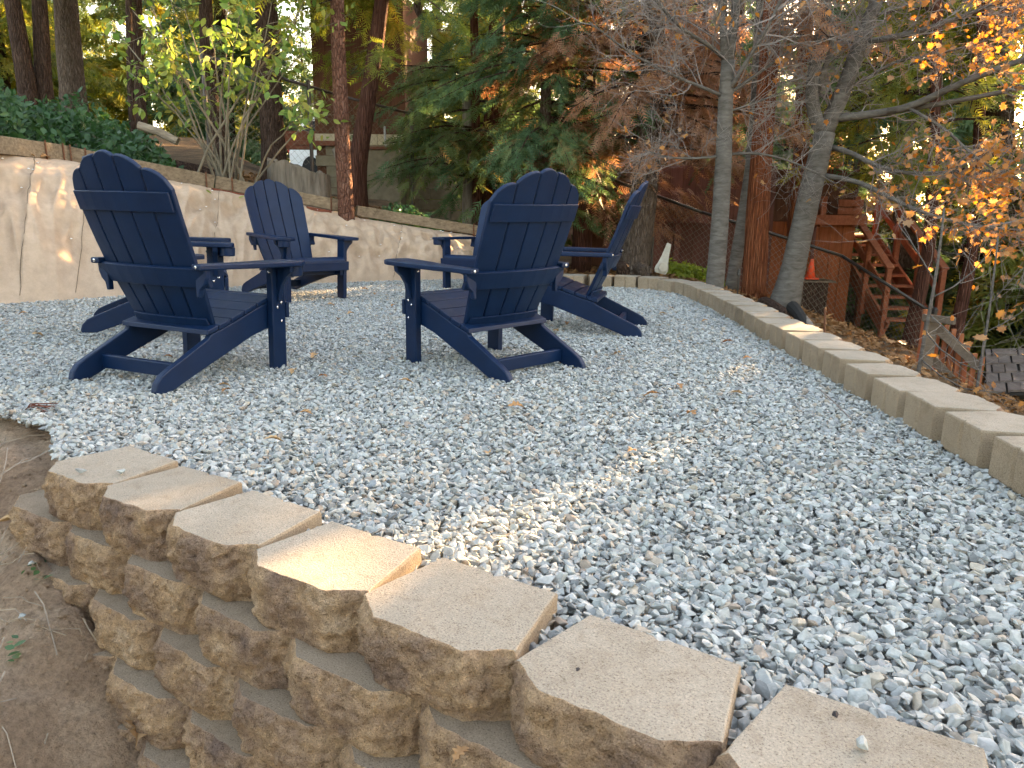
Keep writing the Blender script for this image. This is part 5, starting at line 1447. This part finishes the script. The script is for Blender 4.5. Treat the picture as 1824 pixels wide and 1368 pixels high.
for i in range(NR):
    for j in range(NC):
        f0, f1 = i/NR, (i + 1.25)/NR; o_ = .5*(i % 2); g0 = (j + o_ - .5 + random.uniform(-.06, .06))/NC; g1 = g0 + (.94 + random.uniform(-.08, .02))/NC
        g0 = max(0, g0); g1 = min(1, g1)
        if g1 - g0 < .01: continue
        Q = lambda f, g: (e0 + (e1 - e0)*g)*(1 - f) + (r0_ + (r1_ - r0_)*g)*f
        lift = np.array([0, -.004, .022 + random.uniform(0, .008)]); tail_ = np.array([0, 0, .004])
        mb = MB(); mb.add([Q(f0, g0) + lift, Q(f0, g1) + lift, Q(min(f1, 1), g1) + tail_, Q(min(f1, 1), g0) + tail_, Q(f0, g0) + lift*.2, Q(f0, g1) + lift*.2], [(0, 1, 2, 3), (0, 4, 5, 1), (0, 3, 4), (1, 5, 2)])
        mb.build('shingle', M['shingle'], shed)
mb = MB(); dn = np.array([0, 0, -.03]); mb.add([e0 + dn*.2, e1 + dn*.2, r1_ + dn*.2, r0_ + dn*.2, e0 + dn, e1 + dn, r1_ + dn, r0_ + dn], [(0, 1, 2, 3), (4, 5, 6, 7), (0, 1, 5, 4), (1, 2, 6, 5), (2, 3, 7, 6), (3, 0, 4, 7)]); mb.build('roof_deck', M['dark'], shed)
wallbox(shed, e0 + np.array([.06, .25, 0]), e1 + np.array([0, .25, 0]), -3.0, e0[2] - .05, 1.0, 'dark', 'wall')

# ------------------------------------------------------------------ small loose things
def one_leaf(P, size, rot, mat, label, group, rnd_, kind='oak', tilt=.15):
    tv, tf = TPL[kind]; tv = tv - np.array([.4, 0, 0])
    me_ = mesh_np('fallen_leaf', tv*size, tf, np.full(len(tv), rnd_)); o = link('fallen_leaf', me_, M[mat], None, P)
    o.rotation_euler = (random.uniform(-tilt, tilt), random.uniform(-tilt, tilt), rot)
    return tag(o, label, 'leaf', group)
spots = [(575, 671), (724, 681), (921, 728), (1212, 613), (1312, 702), (490, 802), (1125, 806), (650, 516), (603, 571), (560, 635), (523, 662), (402, 700), (545, 742), (1196, 549), (1255, 574), (1330, 640), (1295, 612), (1180, 560), (1100, 632), (760, 560), (700, 545), (668, 525), (40, 560), (68, 600), (240, 545), (400, 690), (1010, 577), (1040, 570), (990, 590), (1210, 690), (1160, 706), (590, 545), (625, 560), (300, 640), (870, 812), (1230, 740)]
for k, (u, v) in enumerate(spots):
    p = onz(u, v, .012); p[2] = float(gravel_h(np.array([p[0]]), np.array([p[1]]))[0]) + .024
    one_leaf(p, random.uniform(.045, .07), random.uniform(0, 6.3), 'dryleaf', 'dry curled brown oak leaf lying on the grey gravel', 'dry leaves on the gravel', random.random(), 'oak', .3)
p = onz(20, 866, 0); p[2] = dirt_at(p[0], p[1]) + .015
one_leaf(p, .105, .3, 'dryleaf', 'pale lobed dry leaf lying on the dirt at the left edge', None, .95)
p = wall_xy(.60, .13); one_leaf((p[0], p[1], WZ - BH*4 + .02), .10, 2.0, 'dryleaf', 'curled dry leaf on the lowest block ledge of the retaining wall', None, .8, 'oak', .5)
p = onz(375, 1198, -.025); one_leaf((*wall_xy(1.52, .10), WZ - BH + .008), .035, 1.0, 'dryleaf', 'tiny dry leaf on the ledge below the large cap blocks', None, .6)
for (u, v, Y) in ((72, 311, 6.3), (57, 313, 6.25)):
    pass
for s_, w_, lab in ((s_of(75), .88, 'dry brown leaf caught near the top of the burlap left of the near chair'), (s_of(52), .88, 'small dry leaf on the burlap beside a larger brown leaf')):
    one_leaf(burlap_pt(s_, w_) + np.array([.01, -.02, .02]), .10 if 'caught' in lab else .06, 1.2, 'dryleaf', lab, None, .5, 'oak', .6)
for s_, w_, lab in ((s_of(425), .80, 'yellow-green leaf lying on the burlap left of the facing chair'), (s_of(368), .78, 'small green leaf on the burlap just behind the near left chair')):
    one_leaf(burlap_pt(s_, w_) + np.array([.01, -.02, .02]), .07, .4, 'lime', lab, None, .7, 'ovate', .6)
def pebble(P, size, label, mat='stone', k=0):
    o = link('pebble', stone_mesh('pebble', np.random.default_rng(300 + k)), None, None, P); o.scale = (size,)*3; o.rotation_euler = (0, .2, k*1.3)
    if mat != 'stone': o.data.materials.clear(); o.data.materials.append(M[mat])
    return tag(o, label, 'pebble')
for k, (u, v, z, sz, lab, mt) in enumerate(((146, 838, WZ + .011, 1.25, 'loose grey pebble on the left of the farthest cap block', 'stone'), (217, 838, WZ + .011, 1.15, 'loose blue-grey pebble on the right of the farthest cap block', 'stone'), (1538, 1324, WZ + .008, 1.0, 'loose grey pebble on the nearest cap block at bottom right', 'stone'), (1487, 1273, WZ + .004, .5, 'tiny dark pebble on the nearest cap block at bottom right', 'darkstone'), (1030, 1192, WZ + .004, .36, 'tiny black pebble on the second nearest cap block', 'darkstone'))):
    pebble(onz(u, v, z), sz, lab, mt, k)
for k, (u, v, z, lab) in enumerate(((50, 1168, -.30, 'dark grey pebble lying on the dirt bank'), (87, 852, -.0, 'small grey pebble on the dirt beside the wall end'), (62, 1048, -.2, 'pale pebble on the dirt left of the wall'))):
    p = onz(u, v, z); p[2] = dirt_at(p[0], p[1]) + .008; pebble(p, .95, lab, 'stone', k + 9)
def twig(pts, rad, label, mat='twig'):
    mb = MB(); mb.tube(pts, rad, 5); o = mb.build('twig', M[mat], None); return tag(o, label, 'twig')
twig([onz(1462, 695, .035), onz(1490, 720, .03), onz(1512, 742, .03)], .003, 'thin dark twig lying on the gravel near the right edging')
rt = np.random.default_rng(88)
def straw(n, seed):
    r = np.random.default_rng(seed); mb = MB()
    for _ in range(n):
        x, y = r.uniform(-3.2, -.9), r.uniform(1.2, 2.5)
        if wall_d(np.array(x), np.array(y)) < -.42 and x > -1.5: continue
        a = r.uniform(0, 6.28); L = r.uniform(.05, .22); pts = []
        for t in (0, .33, .66, 1):
            xx, yy = x + math.cos(a)*L*t + r.normal(0, .006), y + math.sin(a)*L*t + r.normal(0, .006); pts.append((xx, yy, dirt_at(xx, yy) + .006 + r.uniform(0, .008)))
        mb.tube(pts, r.uniform(.0009, .0018), 3, False)
    o = mb.build('dead_grass', M['log'], None); return tag(o, 'dry grass stems and rootlets scattered over the dirt bank', 'dead grass', kind='stuff')
straw(260, 5)
# red rootlets sticking out of the bank's upper edge
mb = MB(); p = onz(30, 745, .02)
for k in range(9):
    a = rt.uniform(-.6, .9); mb.tube([p, p + np.array([math.cos(a)*.06, math.sin(a)*.03, .05]), p + np.array([math.cos(a)*.15, math.sin(a)*.08, .035 + rt.uniform(-.02, .03)])], .0016, 3, False)
o = mb.build('root_tuft', M['redwood'], None); tag(o, 'tuft of reddish rootlets at the edge between gravel and dirt', 'root')
# small green weeds on the dirt
wp = []
for (u, v) in ((75, 972), (50, 1000), (62, 1010), (20, 1075), (10, 1090)):
    p = onz(u, v, -.12); p[2] = dirt_at(p[0], p[1]) + .01
    for k in range(4): wp.append(p + rt.normal(0, .018, 3)*np.array([1, 1, .2]))
wp = np.array(wp); n = len(wp)
o = leaf_obj('weed', 'ovate', wp, frames(rt.normal(0, 1, (n, 3))*np.array([1, 1, .2]), rt.normal(0, .3, (n, 3)) + np.array([0, 0, 1])), .024*rt.uniform(.6, 1.3, n), rt.uniform(.2, .9, n), M['ivy']); tag(o, 'sparse low green weeds on the dirt left of the wall', 'weeds', kind='stuff')

# crumbs of soil, needles and spilled stones on the dirt
cr_ = np.random.default_rng(91)
mb = MB(); cnt = 0
while cnt < 2200:
    x, y = cr_.uniform(-3.0, -.7), cr_.uniform(1.1, 2.6)
    if wall_d(np.array(x), np.array(y)) < -.30 and x > -1.75: continue
    cnt += 1; z = dirt_at(x, y); h_ = cr_.uniform(.002, .0075)*(1.8 if cr_.uniform() < .06 else 1)
    P = cr_.normal(0, 1, (6, 3)); P = np.array([(1, 0, 0), (-1, 0, 0), (0, 1, 0), (0, -1, 0), (0, 0, 1), (0, 0, -1)])*cr_.uniform(.6, 1.3, (6, 1))*h_ + np.array([x, y, z + h_*.4])
    mb.add(P, [(0, 2, 4), (2, 1, 4), (1, 3, 4), (3, 0, 4), (2, 0, 5), (1, 2, 5), (3, 1, 5), (0, 3, 5)])
o = mb.build('soil_crumbs', M['dirt'], None); tag(o, 'loose crumbs and clods of soil on the dirt bank', 'soil', kind='stuff')
